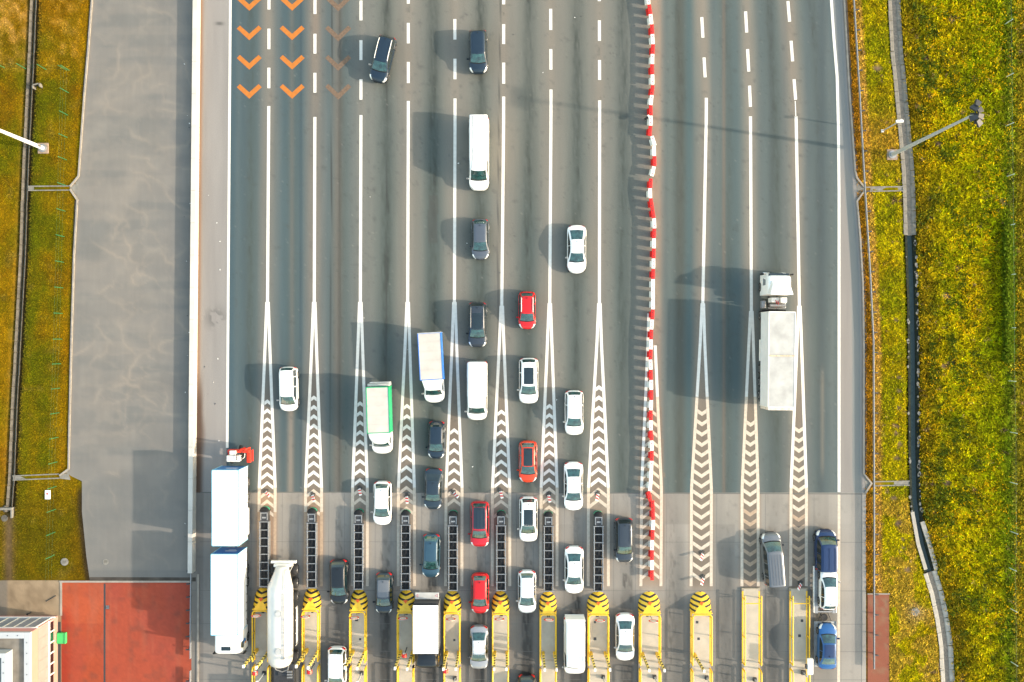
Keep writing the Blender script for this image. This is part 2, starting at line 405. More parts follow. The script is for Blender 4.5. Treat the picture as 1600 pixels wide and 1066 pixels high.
    c = mixc(c, (162, 165, 161), sstep(-20, -17, px-kr)*sstep(220, 330, py)*(px > 1300)); c = mixc(c, (160, 165, 165), rs*(1-sstep(200, 300, py))*.8)
    c = mixc(c, (190, 180, 172), sstep(-7, -5, px-kr)*(px > 1290)*.8)
    return c*(.965+.07*n2[..., None])
def apron_col(px, py):
    s = np.shape(px)
    n1 = fbm(px/30, py/90, 23); n2 = fbm(px/4, py/70, 25); n3 = fbm(px/10, py/10, 28); n4 = fbm(px/2.4, py/11, 31)
    c = np.ones(s+(3,))*np.array([196., 187., 175.]); c = mixc(c, (172, 165, 156), np.clip(n1*1.8-.5, 0, 1)*.6)
    slab = hash2(np.floor((px+20)/36.5), np.floor((py-770)/50), 4); c = c*(.95+.1*slab[..., None])
    xb = [pl(b, py) for b in BND]
    spec = {1:(.5,.1), 2:(.55,.25), 3:(.6,.6), 4:(.62,1.0), 5:(.6,1.0), 6:(.6,1.0), 7:(.6,1.0), 8:(.6,1.0), 9:(.55,.85), 10:(.5,.35), 11:(.35,.5), 12:(.55,.5), 13:(.3,.15)}
    for i in range(1, 14):
        a, b = xb[i-1], xb[i]; u = (px-a)/(b-a); inl = ((u >= 0) & (u < 1))[..., None]
        d0, d1 = spec[i]; mid = {5:.53, 10:.44, 11:.5, 12:.46, 13:.4}.get(i, .55)
        amt = np.interp(py, [770, 860, 960, 1060], [d0*.25, d0*.5, d0*.5+d1*.45, d1])
        wide = np.exp(-((u-mid)/.27)**2); core = np.exp(-((u-mid)/.12)**2); core2 = sstep(.15, .85, core)
        c = np.where(inl, mixc(c, (128, 124, 118), wide*np.clip(amt*1.1, 0, .8)*(.55+.6*n1)), c)
        sp = np.clip((n4-.62+.3*amt)*4, 0, 1)
        c = np.where(inl, mixc(c, (58, 57, 55), core2*np.clip(amt, 0, 1)*(.85*amt**2+.9*np.clip(sp*n2*2, 0, 1))), c)
        gl = sstep(910, 1000, py)*(.55 if 2 <= i <= 9 else .2)
        c = np.where(inl, mixc(c, (118, 116, 113), gl*np.exp(-((u-.5)/.42)**4)), c)
    for i in range(1, 13):
        d = np.abs(px-xb[i]); w = HALF[i][1]+1
        c = mixc(c, (196, 160, 132) if i in (1, 2) else (184, 158, 134), (1-sstep(w-2, w+7, d))*(.8 if i in (1, 2, 9, 10, 11, 12) else .5)*(1-sstep(905, 930, py)))
        if i >= 10: c = mixc(c, (152, 138, 124), (1-sstep(w-3, w-1, d))*.8*(1-sstep(905, 930, py)))
    for (x, wd, a) in ((1062, 9, .6), (1125, 7, .3), (1138, 9, .5), (1207, 7, .75), (1216, 4, .3), (1290, 12, .35)):
        c = mixc(c, (110, 110, 108), np.exp(-((px-x)/wd)**2)*a*(.5+n1)*sstep(760, 960, py))
    sh = px < 356
    c = mixc(c, (172, 164, 156), sh*.8); c = mixc(c, (120, 112, 104), (px < 318)*.5*n1)
    c = mixc(c, (206, 197, 186), (px > 1315)*.6); c = mixc(c, (190, 182, 172), (px > 1330)*(px < 1346)*.5)
    c = mixc(c, (110, 108, 104), np.clip((n3-.7)*6, 0, 1)*.25)
    return c*(.97+.06*n2[..., None])
XL = lambda y: pl([(306,-350),(306,0),(301,600),(299,890),(299,1420)], y)
XR = lambda y: pl(KR, y)
o = tint_grid('road', XL, XR, -350, 770, 0.16, road_col, m_road)
o = tint_grid('concrete_apron', XL, XR, 770, 1420, 0.14, apron_col, m_conc)

def wisps(px, py):
    """wind-blown sand lying in thin crooked trails"""
    out = np.zeros_like(px); r = np.random.default_rng(77)
    for k in range(95):
        x = r.uniform(135, 296); y = r.uniform(-120, 900); n = int(r.uniform(10, 34)); a = r.choice([1.57, 1.1, .75, 2.1, .2])+r.normal(0, .35)
        amp = r.uniform(.06, .34)*(1 if y < 300 else 1.2); wd = r.uniform(1.0, 2.6)
        for j in range(n):
            a += r.normal(0, .42); nx = x+3.6*math.cos(a); ny = y+3.6*abs(math.sin(a))*(1 if r.random() < .93 else -1)
            rows = np.nonzero(np.abs(py[:, 0]-y) < 9)[0]
            if len(rows):
                sl = slice(rows[0], rows[-1]+1); dx, dy = nx-x, ny-y; t = np.clip(((px[sl]-x)*dx+(py[sl]-y)*dy)/(dx*dx+dy*dy+1e-6), 0, 1)
                d2 = (px[sl]-x-t*dx)**2+(py[sl]-y-t*dy)**2
                out[sl] = np.maximum(out[sl], amp*math.sin(PI*(j+.7)/(n+.4))*(np.exp(-d2/wd**2)+.30*np.exp(-d2/(wd*4)**2)))
            x, y = nx, ny
    return np.clip(out, 0, .8)
def lot_col(px, py):
    s = np.shape(px)
    wx = fbm(px/60, py/60, 41, 4); wy = fbm(px/60, py/60, 47, 4)
    r = fbm(px/55+wx*2.6, py/75+wy*2.6, 51, 4); ridge = np.clip(1-np.abs(r-.5)*26, 0, 1)
    r2 = fbm(px/90+wy*2, py/40+wx*2, 57, 4); ridge2 = np.clip(1-np.abs(r2-.48)*20, 0, 1)
    amt = fbm(px/70, py/90, 61, 3)
    c = np.ones(s+(3,))*np.array([163., 157., 150.]); c = mixc(c, (146, 143, 138), np.clip(fbm(px/100, py/30, 63)*2-.7, 0, 1)*.6)
    r3 = fbm(px/38+wy*3, py/60+wx*3, 59, 3); ridge3 = np.clip(1-np.abs(r3-.5)*20, 0, 1); band = fbm(px/160+wx, py/16, 69, 3); c = mixc(c, (142, 142, 139), np.clip((band-.50)*6, 0, 1)*.5); c = mixc(c, (180, 170, 159), np.clip((fbm(px/70+wx, py/50+wy, 167)-.5)*5, 0, 1)*.45)
    c = mixc(c, (202, 184, 166), ridge2*np.clip(amt*2.4-.8, 0, 1)*.25); c = mixc(c, (200, 182, 164), ridge3*np.clip(2-amt*3.2, 0, 1)*.15)
    c = mixc(c, (210, 190, 170), wisps(px, py))
    c = mixc(c, (196, 184, 170), np.clip(fbm(px/26, py/26, 65)*3-1.75, 0, 1)*.35)
    c = mixc(c, (190, 180, 166), (1-sstep(2, 12, px-pl(KL, py)))*.5*vnoise(px/5, py/12, 5))
    c = mixc(c, (150, 147, 142), sstep(700, 800, py)*.5); c = mixc(c, (136, 136, 134), sstep(889, 892, py)*.6)
    return c*(.98+.04*fbm(px/3, py/40, 67)[..., None])
o = tint_grid('parking_lot', lambda y: pl(KL, y), XL, -350, 905, 0.18, lot_col, m_lot)

def left_col(px, py):
    s = np.shape(px)
    n = fbm(px/34, py/34, 71); n2 = fbm(px/9, py/12, 73); n3 = fbm(px/60, py/80, 75)
    c = np.ones(s+(3,))*np.array([140., 114., 5.]); c = mixc(c, (104, 104, 4), np.clip((n-.42)*5, 0, 1)*.85)
    c = mixc(c, (144, 96, 5), np.clip((n3-.52)*6, 0, 1)*.6)
    xd = pl(DL, py); up = 1-sstep(85, 125, py)
    c = mixc(c, (206, 158, 84), np.clip(n2*2.2-.6, 0, 1)*up*(px < xd-4)); c = mixc(c, (196, 150, 70), up*(px > xd+25)*np.clip(n2*2.4-.9, 0, 1)*(px < 125)*.8)
    c = mixc(c, (172, 124, 30), up*.3)
    c = mixc(c, (186, 128, 24), (px < xd-6)*sstep(240, 420, py)*(1-sstep(720, 780, py))*.35)
    c = mixc(c, (96, 104, 16), np.exp(-((px-xd-18)/12)**2)*sstep(120, 200, py)*.5)
    c = mixc(c, (176, 124, 12), np.exp(-((pl(KL, py)-px-8)/9)**2)*.5)
    c = mixc(c, (112, 92, 16), sstep(760, 800, py)*.6); c = mixc(c, (66, 54, 44), np.exp(-((pl(KL, py)-px-1)/(5+3*n2))**2)*sstep(752, 775, py)*.95)  # lower lot edge: dark mud strip with its shadow painted in
    c = mixc(c, (128, 104, 80), np.exp(-((px-xd)/9)**2)*.9)
    c = mixc(c, (130, 110, 50), np.clip((fbm(px/16, py/16, 79)-.62)*6, 0, 1)*.5)
    return c*(.85+.3*n2[..., None])
def left_z(px, py):
    xd = pl(DL, py); ok = 1-sstep(780, 815, py)
    return -0.5*np.exp(-((px-xd)/8.5)**4)*ok+0.05*(fbm(px/20, py/20, 81)-.5)*(np.abs(px-pl(KL, py)) > 8)*(py < 895)-0.012
o = tint_grid('left_verge_ground', lambda y: pl([(-600,-350),(-600,1420)], y), lambda y: pl(KL, y), -350, 907, 0.3, left_col, m_soil, left_z)

def right_col(px, py):
    s = np.shape(px); kr = pl(KR, py); xd = pl(DR, py); gr = pl([(1329,-20),(1339,140),(1346,267),(1356,430),(1361,534),(1362,800),(1362,1040)], py)
    n = fbm(px/24, py/24, 91); n2 = fbm(px/7, py/7, 93); n3 = fbm(px/55, py/70, 95); n4 = fbm(px/4.5, py/4.5, 97)
    c = np.ones(s+(3,))*np.array([164., 148., 6.]); c = mixc(c, (120, 124, 6), np.clip((n-.43)*4.5, 0, 1)*.75)
    c = mixc(c, (192, 168, 8), np.clip((n2-.5)*4, 0, 1)*.5); c = mixc(c, (146, 116, 8), np.clip((n3-.56)*6, 0, 1)*.45)
    mead = sstep(8, 30, px-xd)
    c = mixc(c, (118, 96, 14), (np.exp(-((px-xd-18)/22)**2))*.8); c = mixc(c, (110, 118, 6), sstep(85, 130, px-xd)*(.35+.5*n))
    wd = np.clip((fbm(px/16, py/22, 101)-.52)*7, 0, 1)*np.exp(-((px-xd-52)/34)**2)
    c = mixc(c, (92, 96, 26), wd*.6)
    c = mixc(c, (226, 174, 10), np.clip((n4-.62)*8, 0, 1)*np.clip((fbm(px/50, py/60, 103)-.42)*5, 0, 1)*mead)
    c = mixc(c, (88, 104, 20), sstep(1556, 1578, px)*np.exp(-((px-1574)/16)**2)*.8)
    c = mixc(c, (138, 108, 40), sstep(1580, 1592, px)*.5)
    fold = np.exp(-((px-pl([(1577,0),(1579,300),(1586,1066)], py))/2.2)**2); c = mixc(c, (150, 140, 70), fold*.4)
    # strip beside the carriageway
    c = mixc(c, (190, 142, 70), (sstep(1, 4, px-gr)*(1-sstep(13, 19, px-gr)))*(px < xd-6)*(.55+.5*n2)); c = mixc(c, (132, 126, 8), (px > gr+17)*(px < xd-6)*np.clip((n-.38)*5, 0, 1)*.7)
    c = mixc(c, (186, 136, 48), (px < xd-8)*np.exp(-((py-218)/48)**2)*.7); c = mixc(c, (190, 142, 60), (px < xd-8)*sstep(765, 790, py)*(n > .48)*.6)
    c = mixc(c, (138, 92, 22), (px < gr+2)*(.75+.25*n2))
    c = mixc(c, (196, 162, 108), np.exp(-((px-1431)/16)**2-((py-957)/15)**2)*.8)
    c = mixc(c, (120, 94, 76), np.clip((fbm(px/9, py/7, 107)-.72)*12, 0, 1)*.8)
    for mx, my, mr in MOLE: c = mixc(c, (136, 112, 96), np.clip(1.5-((px-mx)**2+(1.3*(py-my))**2)/mr**2, 0, 1)*.9)
    cl = fbm(px/3.4, py/3.4, 113, 2); f = np.where(px > xd, .42+1.1*cl, .62+.75*cl)
    return c*f[..., None]
MOLE = [(1405,590,4),(1405,611,4),(1405,637,4),(1402,666,4),(1400,678,4.5),(1406,694,4),(1401,716,5),(1476,572,6),(1490,566,4),(1478,463,7),(1371,107,7),(1447,91,6),(1452,150,5),(1466,225,6),(1403,818,6),(1396,778,5),(1418,890,5),(1480,755,7),(1452,310,4),(1455,340,4),(1400,500,4),(1411,843,3),(1407,862,3),(1412,856,3)]
def barespot(px, py):
    k = np.zeros(np.shape(px), bool)
    for mx, my, mr in MOLE: k |= ((px-mx)**2+(1.3*(py-my))**2) < mr*mr
    return k
def right_z(px, py):
    xd = pl(DR, py)
    return -0.5*np.exp(-((px-xd)/9.5)**4)+0.14*(fbm(px/16, py/16, 111)-.5)*sstep(6, 22, np.abs(px-xd))*sstep(8, 30, px-pl(KR, py))-0.012
o = tint_grid('right_verge_ground', XR, lambda y: pl([(2200,-350),(2200,1420)], y), -350, 1420, 0.26, right_col, m_soil, right_z)
# the paved yard round the building
yard = tint_grid('yard_paving', lambda y: pl([(-600,907),(-600,1420)], y), lambda y: pl([(96,907),(96,1420)], y), 907, 1420, 0.25,
    lambda x, y: mixc(mixc(np.ones(np.shape(x)+(3,))*np.array([196., 170., 138.]), (150, 128, 102), np.clip(fbm(x/9, y/14, 121)*2.4-1, 0, 1)*.7), (150, 140, 128), (x < 13)*.8)*(.94+.12*fbm(x/3, y/3, 125)[..., None]), m_conc)
def redcol(x, y):
    c = np.ones(np.shape(x)+(3,))*np.array([206., 92., 58.])
    c = mixc(c, (196, 88, 66), np.clip(fbm(x/30, y/44, 131)*3-1.2, 0, 1)*.8); c = mixc(c, (226, 108, 66), (y < 975)*(x < 163)*.6)
    c = mixc(c, (188, 58, 38), np.exp(-((x-100)/10)**2)*sstep(940, 970, y)*.7); c = mixc(c, (200, 92, 74), (x > 163)*.4)
    c = mixc(c, (150, 84, 70), np.clip(fbm(x/12, y/12, 135)*4-2.4, 0, 1)*.6); c = mixc(c, (206, 116, 90), np.clip(fbm(x/7, y/50, 139)*4-2.2, 0, 1)*.5)
    return c*(.93+.14*fbm(x/3, y/3, 137)[..., None])
red = tint_grid('red_paving', lambda y: pl([(96,907),(96,1420)], y), lambda y: pl([(299,907),(299,1420)], y), 907, 1420, 0.2, redcol, m_conc)
redr = tint_grid('red_brick_strip', lambda y: y*0+1355.5, lambda y: y*0+1389, 928, 1420, 0.3,
    lambda x, y: mixc(np.ones(np.shape(x)+(3,))*np.array([176., 104., 80.]), (170, 140, 110), np.clip(fbm(x/8, y/8, 141)*4-2.2, 0, 1)*.7), m_conc, loc_z=0.03)
b = MB(); b.quad((-700,-700,-.8),(700,-700,-.8),(700,700,-.8),(-700,700,-.8)); b.build('ground', mat('far_soil', A(120, 104, 30), .95, noise=.3, nscale=.05), kind='structure')

# ------------------------------------------------------------------ kerbs, channels, joints
b = MB()
kp = [(145,-350)]+[q for q in KL[1:5]]+[(122,275),(109,291)]; sweep(b, W_(kp), [(-.16,-.05),(-.16,.13),(.0,.13),(.0,-.05)])
sweep(b, W_([(109,297),(120,313)]+KL[7:10]+[(106.5,732),(93,742)]), [(-.16,-.05),(-.16,.13),(.0,.13),(.0,-.05)])
k2 = [(1300,-350),(1320,0),(1328,140),(1337,267),(1340,278),(1352,293)]; sweep(b, W_(k2), [(.0,-.05),(.0,.12),(.16,.12),(.16,-.05)])
sweep(b, W_([(1352,298),(1340,315)]+KR[5:9]+[(1363,755),(1353,771)]), [(.0,-.05),(.0,.12),(.16,.12),(.16,-.05)])
sweep(b, W_([(93,909),(299,909)]), [(-.1,0),(-.1,.06),(.08,.06),(.08,0)])
sweep(b, W_([(95.5,909),(95.5,962)]), [(-.1,.0),(-.1,.05),(.1,.05),(.1,.0)])
sweep(b, W_([(310,897),(309.5,1000),(309,1200)]), [(-.1,0),(-.1,.1),(.1,.1),(.1,0)])
sweep(b, W_([(1355,928),(1390,928)]), [(-.06,0),(-.06,.07),(.06,.07),(.06,0)])
b.build('kerb', m_kerb, kind='structure')
b = MB()     # dark gutter line beside the kerbs
sweep(b, W_(dense(KL[:5])), [(.01,.004),(.16,.004)]); sweep(b, W_(dense(KL[6:10])), [(.01,.004),(.14,.004)])
sweep(b, W_(dense(KR[:4])), [(-.22,.004),(-.06,.004)]); sweep(b, W_(dense(KR[5:9])), [(-.24,.004),(-.06,.004)])
sweep(b, W_([(306,905.5),(140,905)]), [(-.2,.005),(.2,.005)])
b.build('gutter', mat('gutter_grime', A(106, 96, 86, .7), .9, noise=.5, nscale=.7), kind='structure')
def channel(name, poly, w, mats, z=0.0, bed=.3):
    """lined drain: two paved shoulders falling to a bed"""
    b = MB(); p = W_(dense(poly, 16))
    rs = random.Random(3)
    for (a, c) in zip(p[:-1], p[1:]):
        d = rs.uniform(-.02, .02); g = 0.03
        q = (a[0]+(c[0]-a[0])*(1-g), a[1]+(c[1]-a[1])*(1-g))
        sweep(b, [a, q], [(-w/2+d,z-.06),(-w/2+d,z+.03+d*.5),(-w*.24,z-bed*.33),(-w*.16,z-bed)], 0)
        sweep(b, [a, q], [(w*.16,z-bed),(w*.24,z-bed*.33),(w/2+d,z+.03-d*.5),(w/2+d,z-.06)], 0)
    sweep(b, p, [(-w*.2,z-bed*.94),(w*.2,z-bed*.94)], 1)
    return b.build(name, mats, kind='structure')
m_bed = mat('channel_bed', A(128, 124, 116, .95), .9, noise=.3)
m_slabl = mat('pale_channel_slab', A(214, 206, 192, 1.0), .9, noise=.14, nscale=2.5)
channel('drainage_channel', [(x, y) for x, y in DR if y < 340]+[(1422, 368)], 1.22, [mat('grey_channel_slab', A(160, 153, 140, 1.0), .9, noise=.2, nscale=2.5), m_bed], bed=.07)
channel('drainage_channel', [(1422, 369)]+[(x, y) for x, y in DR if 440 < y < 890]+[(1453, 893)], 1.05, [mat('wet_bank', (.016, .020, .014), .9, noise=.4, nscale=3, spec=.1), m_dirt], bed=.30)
channel('drainage_channel', [(1453, 894)]+[(x, y) for x, y in DR if y > 900], 1.36, [m_slabl, m_bed], bed=.07)
b = MB(); sweep(b, W_(dense([(1441,815),(1452,850),(1463,890)], 8)), [(-.2,.02),(-.2,.08),(.22,.06),(.22,-.1)]); sweep(b, W_(dense([(1425,800),(1434,850),(1446,890)], 8)), [(-.2,-.1),(-.2,.06),(.16,.08),(.16,.02)]); b.build('channel_edging', m_slabl, kind='structure')
b = MB(); rs = random.Random(5)
for k in range(75):
    y = rs.uniform(375, 810); sd = 1 if rs.random() < .75 else -1; x, yy = P(pl(DR, y)+sd*rs.uniform(6.4, 8.6), y); q = rs.uniform(.06, .16); b.prism([(x+q*rs.uniform(.7, 1.1)*math.cos(a), yy+q*1.5*rs.uniform(.7, 1.2)*math.sin(a)) for a in (0, 1, 2, 3, 4, 5)], -.06, .03)
b.build('bank_stones', m_slab, kind='structure')
channel('drainage_channel', DL, 0.62, [m_slabd, m_dirt], bed=.30)
b = MB(); wp = [(x, y) for x, y in DR if 370 <= y <= 895]; wp = [(1421.5,368)]+wp+[(1455,899)]
sweep(b, W_(dense(wp, 20)), [(-.24,-.17),(.24,-.17)]); b.build('ditch_water', m_water, kind='structure')
b = MB()
sweep(b, W_([(110,294),(44,294.5)]), [(-.26,.0),(-.26,.05),(-.16,.05),(-.14,-.02),(.14,-.02),(.16,.05),(.26,.05),(.26,.0)])
sweep(b, W_([(93,744),(20,747)]), [(-.26,.0),(-.26,.05),(-.16,.05),(-.14,-.02),(.14,-.02),(.16,.05),(.26,.05),(.26,.0)])
sweep(b, W_([(1353,296),(1412,295)]), [(-.26,.0),(-.26,.05),(-.16,.05),(-.14,-.02),(.14,-.02),(.16,.05),(.26,.05),(.26,.0)])
sweep(b, W_([(1365,756),(1421,755)]), [(-.26,.0),(-.26,.05),(-.16,.05),(-.14,-.02),(.14,-.02),(.16,.05),(.26,.05),(.26,.0)])
b.build('cross_drain', m_slab, kind='structure')
b = MB()
for pts in ([(124,270),(109,292),(109,297),(120,314)], [(107,740),(106.5,732),(93,742),(93,748),(110,750)], [(1337,272),(1352,293),(1352,298),(1340,316)], [(1350,741),(1363,754),(1354,771)]):
    b.prism(W_(pts), -.02, .006)
b.build('gutter_apron', m_slab, kind='structure')
b = MB()   # sawn joints of the apron
for y, x0, x1 in ((847,313,1353),(923,300,1353),(975,300,1353),(1018,300,1353),(1062,300,1353),(1110,300,1353)):
    sweep(b, W_([(x0,y-.5),(x1,y+.5)]), [(-.016,.004),(.016,.004)])
for k, bd in enumerate(BND[1:13]):
    for sgn in (-1, 1):
        if k in (9, 10, 11) and sgn < 0: continue
        x = [(pl(bd, y)+sgn*24, y) for y in (771, 900, 1066, 1200)]; sweep(b, W_(x), [(-.012,.0045),(.012,.0045)])
sweep(b, W_([(313,769.6),(560,769.2)]), [(-.05,.005),(.05,.005)]); sweep(b, W_([(560,769.2),(1353,772)]), [(-.05,.005),(.05,.005)])
sweep(b, W_([(1346,773),(1346,1200)]), [(-.02,.0045),(.02,.0045)])
b.build('expansion_joints', m_crack, kind='structure')
b = MB(); sweep(b, W_([(163.5,912),(163,1400)]), [(-.09,.004),(.09,.004)]); b.build('drain_slot', m_dark, kind='structure')

# ------------------------------------------------------------------ painted markings
b = MB(); ZL = .006
def dash(x0, y0, x1, y1, w=.30, m=0, z=ZL): sweep(b, W_([(x0,y0),(x1,y1)]), [(-w/2,z),(w/2,z)], m)
DASH = {1:[(-48,-16),(-17,15),(45,77),(106,138)], 2:[(-40,-8),(-9,22),(53,84),(114,145)], 3:[(-61,-29),(1,32),(63,94),(124,156)], 4:[(-26,6),(36,68),(97,130)],
        5:[(-32,0),(30,62),(92,124)], 6:[(-25,7),(38,69),(98,131)], 7:[(-48,-16),(14,47),(77,109)], 8:[(-30,2),(32,64),(94,125)],
        10:[(-36,-4),(27,59),(90,121)], 11:[(-40,-8),(18,51),(77,112),(134,167)], 12:[(-60,-28),(2,34),(64,96),(124,156)]}
for i, ds in DASH.items():
    for k in range(1, 6): ds = ds+[(ds[0][0]-62*k, ds[0][1]-62*k)] if k else ds
    for y0, y1 in ds: dash(pl(BND[i], y0), y0, pl(BND[i], y1), y1)
SOLID = {1:166, 2:183, 3:180, 4:158, 5:154, 6:151, 7:140, 8:157, 10:153, 11:182, 12:182}
SPLIT = {1:472, 2:472, 3:472, 4:472, 5:472, 6:478, 7:474, 8:474, 9:478, 10:474, 11:486, 12:478}
ENDY = {i: 916 for i in range(1, 13)}
for i in range(1, 13):
    if i in SOLID:
        ys = list(np.linspace(SOLID[i], SPLIT[i], 9)); sweep(b, W_([(pl(BND[i], y), y) for y in ys]), [(-.15,ZL),(.15,ZL)])
    for sgn in (-1, 1):
        z = .006 if sgn < 0 else .0085
        hw = lambda y: np.interp(y, [SPLIT[i], 534, 764, 1100], [1.2, 3.4, HALF[i][1], HALF[i][1]+.5])
        if i == 9: hw = lambda y: np.interp(y, [420, 534, 764, 1100], [2.5, 5.5, 15.5, 15.8])
        y0 = SPLIT[i] if i != 9 else (490 if sgn < 0 else 540)
        for (ya, yb, mi) in ((y0, 620, 0), (620, 762, 0), (762, 800, 1), (800, 916, 1)):
            m_ = 1 if (i in (9, 10, 11) and sgn > 0 or i in (10, 11)) and ya > 600 else mi
            if i in (1, 2) and ya >= 800: m_ = 2
            sweep(b, W_([(pl(BND[i], y)+sgn*hw(y), y) for y in np.linspace(ya, yb, 6)]), [(-.145,z),(.145,z)], m_)
sweep(b, W_([(x, y) for x, y in BND[0] if y <= 700]), [(-.13,ZL),(.13,ZL)])
e = [(1285,-350),(1299,0),(1303,60),(1308,120),(1310,200),(1311,300),(1311,769)]; sweep(b, W_(e), [(-.14,ZL),(.14,ZL)])
sweep(b, W_([(1311,773),(1310,1200)]), [(-.14,ZL),(.14,ZL)], 1)
sweep(b, W_([(1242.5,158),(1243.5,183)]), [(-.05,ZL),(.05,ZL)])
b.build('lane_markings', [m_white, m_dusty, m_tanpaint], kind='structure')
b = MB(); ZC = .011
def chev(xc, y, hw, up, t=5.6, slope=.62, m=0, lo=None, hi=None, z=ZC):
    """one herringbone stroke: apex at (xc, y); up=True points to the top of the photo"""
    s = slope if up else -slope
    for sg in (-1, 1):
        x1 = xc+sg*hw; y1 = y+s*hw
        a, c = (xc, x1) if sg > 0 else (x1, xc); ya, yc = (y, y1) if sg > 0 else (y1, y)
        if lo is not None and sg < 0 and a < lo: pass
        pts = [(xc,y-t/2),(x1,y1-t/2),(x1,y1+t/2),(xc,y+t/2)]
        q = [P(*p) for p in pts]; b.quad(*[(p[0], p[1], z) for p in (q if sg < 0 else q[::-1])], m=m)
CH = {1:(627,808,14.2,True), 2:(621,806,14.6,True), 3:(630,795,15,True), 4:(634,800,16,True), 5:(672,795,15.6,True), 6:(643,800,15.6,True), 7:(634,800,14.4,True), 8:(605,785,16,True),
      10:(647,922,16.2,False), 11:(664,918,15.6,False), 12:(674,912,15.4,False)}
for i, (y0, y1, st, up) in CH.items():
    y = y0; k = 0
    while y < y1:
        hw = np.interp(y, [SPLIT[i], 534, 764, 1100], [1.2, 3.4, HALF[i][1], HALF[i][1]+.5])-2.6
        m = 0 if (y < 755 and i not in (10, 11)) else 1
        if i >= 10 and y > 640: m = 1
        if i >= 11 and y > 800: m = 2
        chev(pl(BND[i], y), y, hw, up, t=6.2 if i == 8 or i >= 10 else 5.6, slope=.78 if i < 10 else .68, m=m); y += st
y = 650
while y < 912:      # island with the barrier row: the strokes rise towards the row from both sides
    hw = np.interp(y, [420, 534, 764, 1100], [2.5, 5.5, 15.5, 15.8])-2.4
    chev(pl(BND[9], y)-.5, y-8, hw, True, t=5.6, slope=.85, m=1); y += 15.6
b.build('hatched_markings', [m_white, m_dusty, m_tanpaint], kind='structure')
b = MB()
def bigv(x, y, w, h, t, m=0):
    for sg in (-1, 1):
        pts = [(x,y),(x+sg*w,y-h),(x+sg*(w-t*.62),y-h-t*.62),(x,y-t*1.25)]
        q = [P(*p) for p in pts]; b.quad(*[(p[0], p[1], ZL) for p in (q if sg > 0 else q[::-1])], m=m)
for y in (-121,-75,-29,17,63,109,154.5): bigv(389.5, y, 19.5, 18, 8); bigv(456.5, y, 19.5, 18, 8)
b.build('orange_arrow_markings', m_orange, kind='structure')
b = MB()
for y in (-29,18,65,111,156): bigv(528.5, y, 20.5, 20, 8)
b.build('faded_arrow_markings', m_faded, kind='structure')

# ------------------------------------------------------------------ grass, weeds and flowers
def inpoly_right(n, x0, x1, y0, y1, keep):
    px = RNG.uniform(x0, x1, n); py = RNG.uniform(y0, y1, n); k = keep(px, py); return px[k], py[k]
px, py = inpoly_right(150000, 1408, 1680, -60, 1126, lambda x, y: (x > pl(DR, y)+9) & ~barespot(x, y))
blades('meadow_grass', px, py, right_z(px, py), right_col, .10, .24, .22, m_leaf, .48, 2.45, 'tall yellow-green meadow grass with yellow flowers right of the ditch', 'meadow grass')
px, py = inpoly_right(60000, 1330, 1480, -60, 1126, lambda x, y: (x < pl(DR, y)-9) & (x > pl([(1329,-20),(1339,140),(1346,267),(1356,430),(1361,534),(1362,800),(1362,1040)], y)-9) & ~((y > 925) & (x < 1391)) & (np.abs(y-295) > 5) & (np.abs(y-755) > 5) & ~barespot(x, y))
blades('verge_grass', px, py, right_z(px, py), right_col, .08, .16, .12, m_leaf, .32, 2.2, 'rough yellowing grass between the long guard rail and the ditch', 'verge grass')
px, py = inpoly_right(90000, -60, 150, -60, 903, lambda x, y: (x < pl(KL, y)-3) & (np.abs(x-pl(DL, y)) > 6) & ~((np.abs(y-294.5) < 5) & (x > 40)) & ~((np.abs(y-746) < 5) & (x > 18)))
blades('short_grass', px, py, left_z(px, py), left_col, .06, .12, .05, m_leaf, .25, 1.55, 'short mustard-coloured grass left of the parking lot', 'short grass')
fx, fy = inpoly_right(9000, 1425, 1600, -40, 1106, lambda x, y: (x > pl(DR, y)+14) & (fbm(x/50, y/60, 103) > .47) & (fbm(x/9, y/9, 151) > .5))
blades('meadow_flowers', fx, fy, right_z(fx, fy)+.22, lambda x, y: np.ones(np.shape(x)+(3,))*np.array([240., 182., 8.]), .10, .09, .04, m_leaf, .2, 1.5, 'orange-yellow wild flowers scattered through the meadow grass', 'wild flowers')
wx, wy = inpoly_right(15000, 1425, 1600, -40, 1106, lambda x, y: (x > pl(DR, y)+10) & (x < pl(DR, y)+110) & (fbm(x/16, y/22, 101) > .60))
blades('dark_weeds', wx, wy, right_z(wx, wy)+.1, lambda x, y: mixc(np.ones(np.shape(x)+(3,))*np.array([100., 110., 40.]), (70, 92, 20), fbm(x/8, y/8, 3)), .12, .22, .3, m_leaf, .35, 1.4, 'dark green weed clumps along the ditch side of the meadow', 'weeds')
# hedge at the right-hand edge
hx = 1573+RNG.normal(0, 3.5, 9000); hy = RNG.uniform(345, 565, 9000)
hz = np.abs(RNG.normal(0, .55, 9000))+.1; hz = np.minimum(hz*.55, .75)
hd = blades('clipped_hedge', hx, hy, hz, lambda x, y: mixc(np.ones(np.shape(x)+(3,))*np.array([104., 120., 24.]), (80, 98, 14), fbm(x/6, y/8, 5)), .14, .2, .1, m_leaf, .4, 1.7, 'bushy green hedge beyond the meadow at its far edge', 'hedge')
del hd['kind']
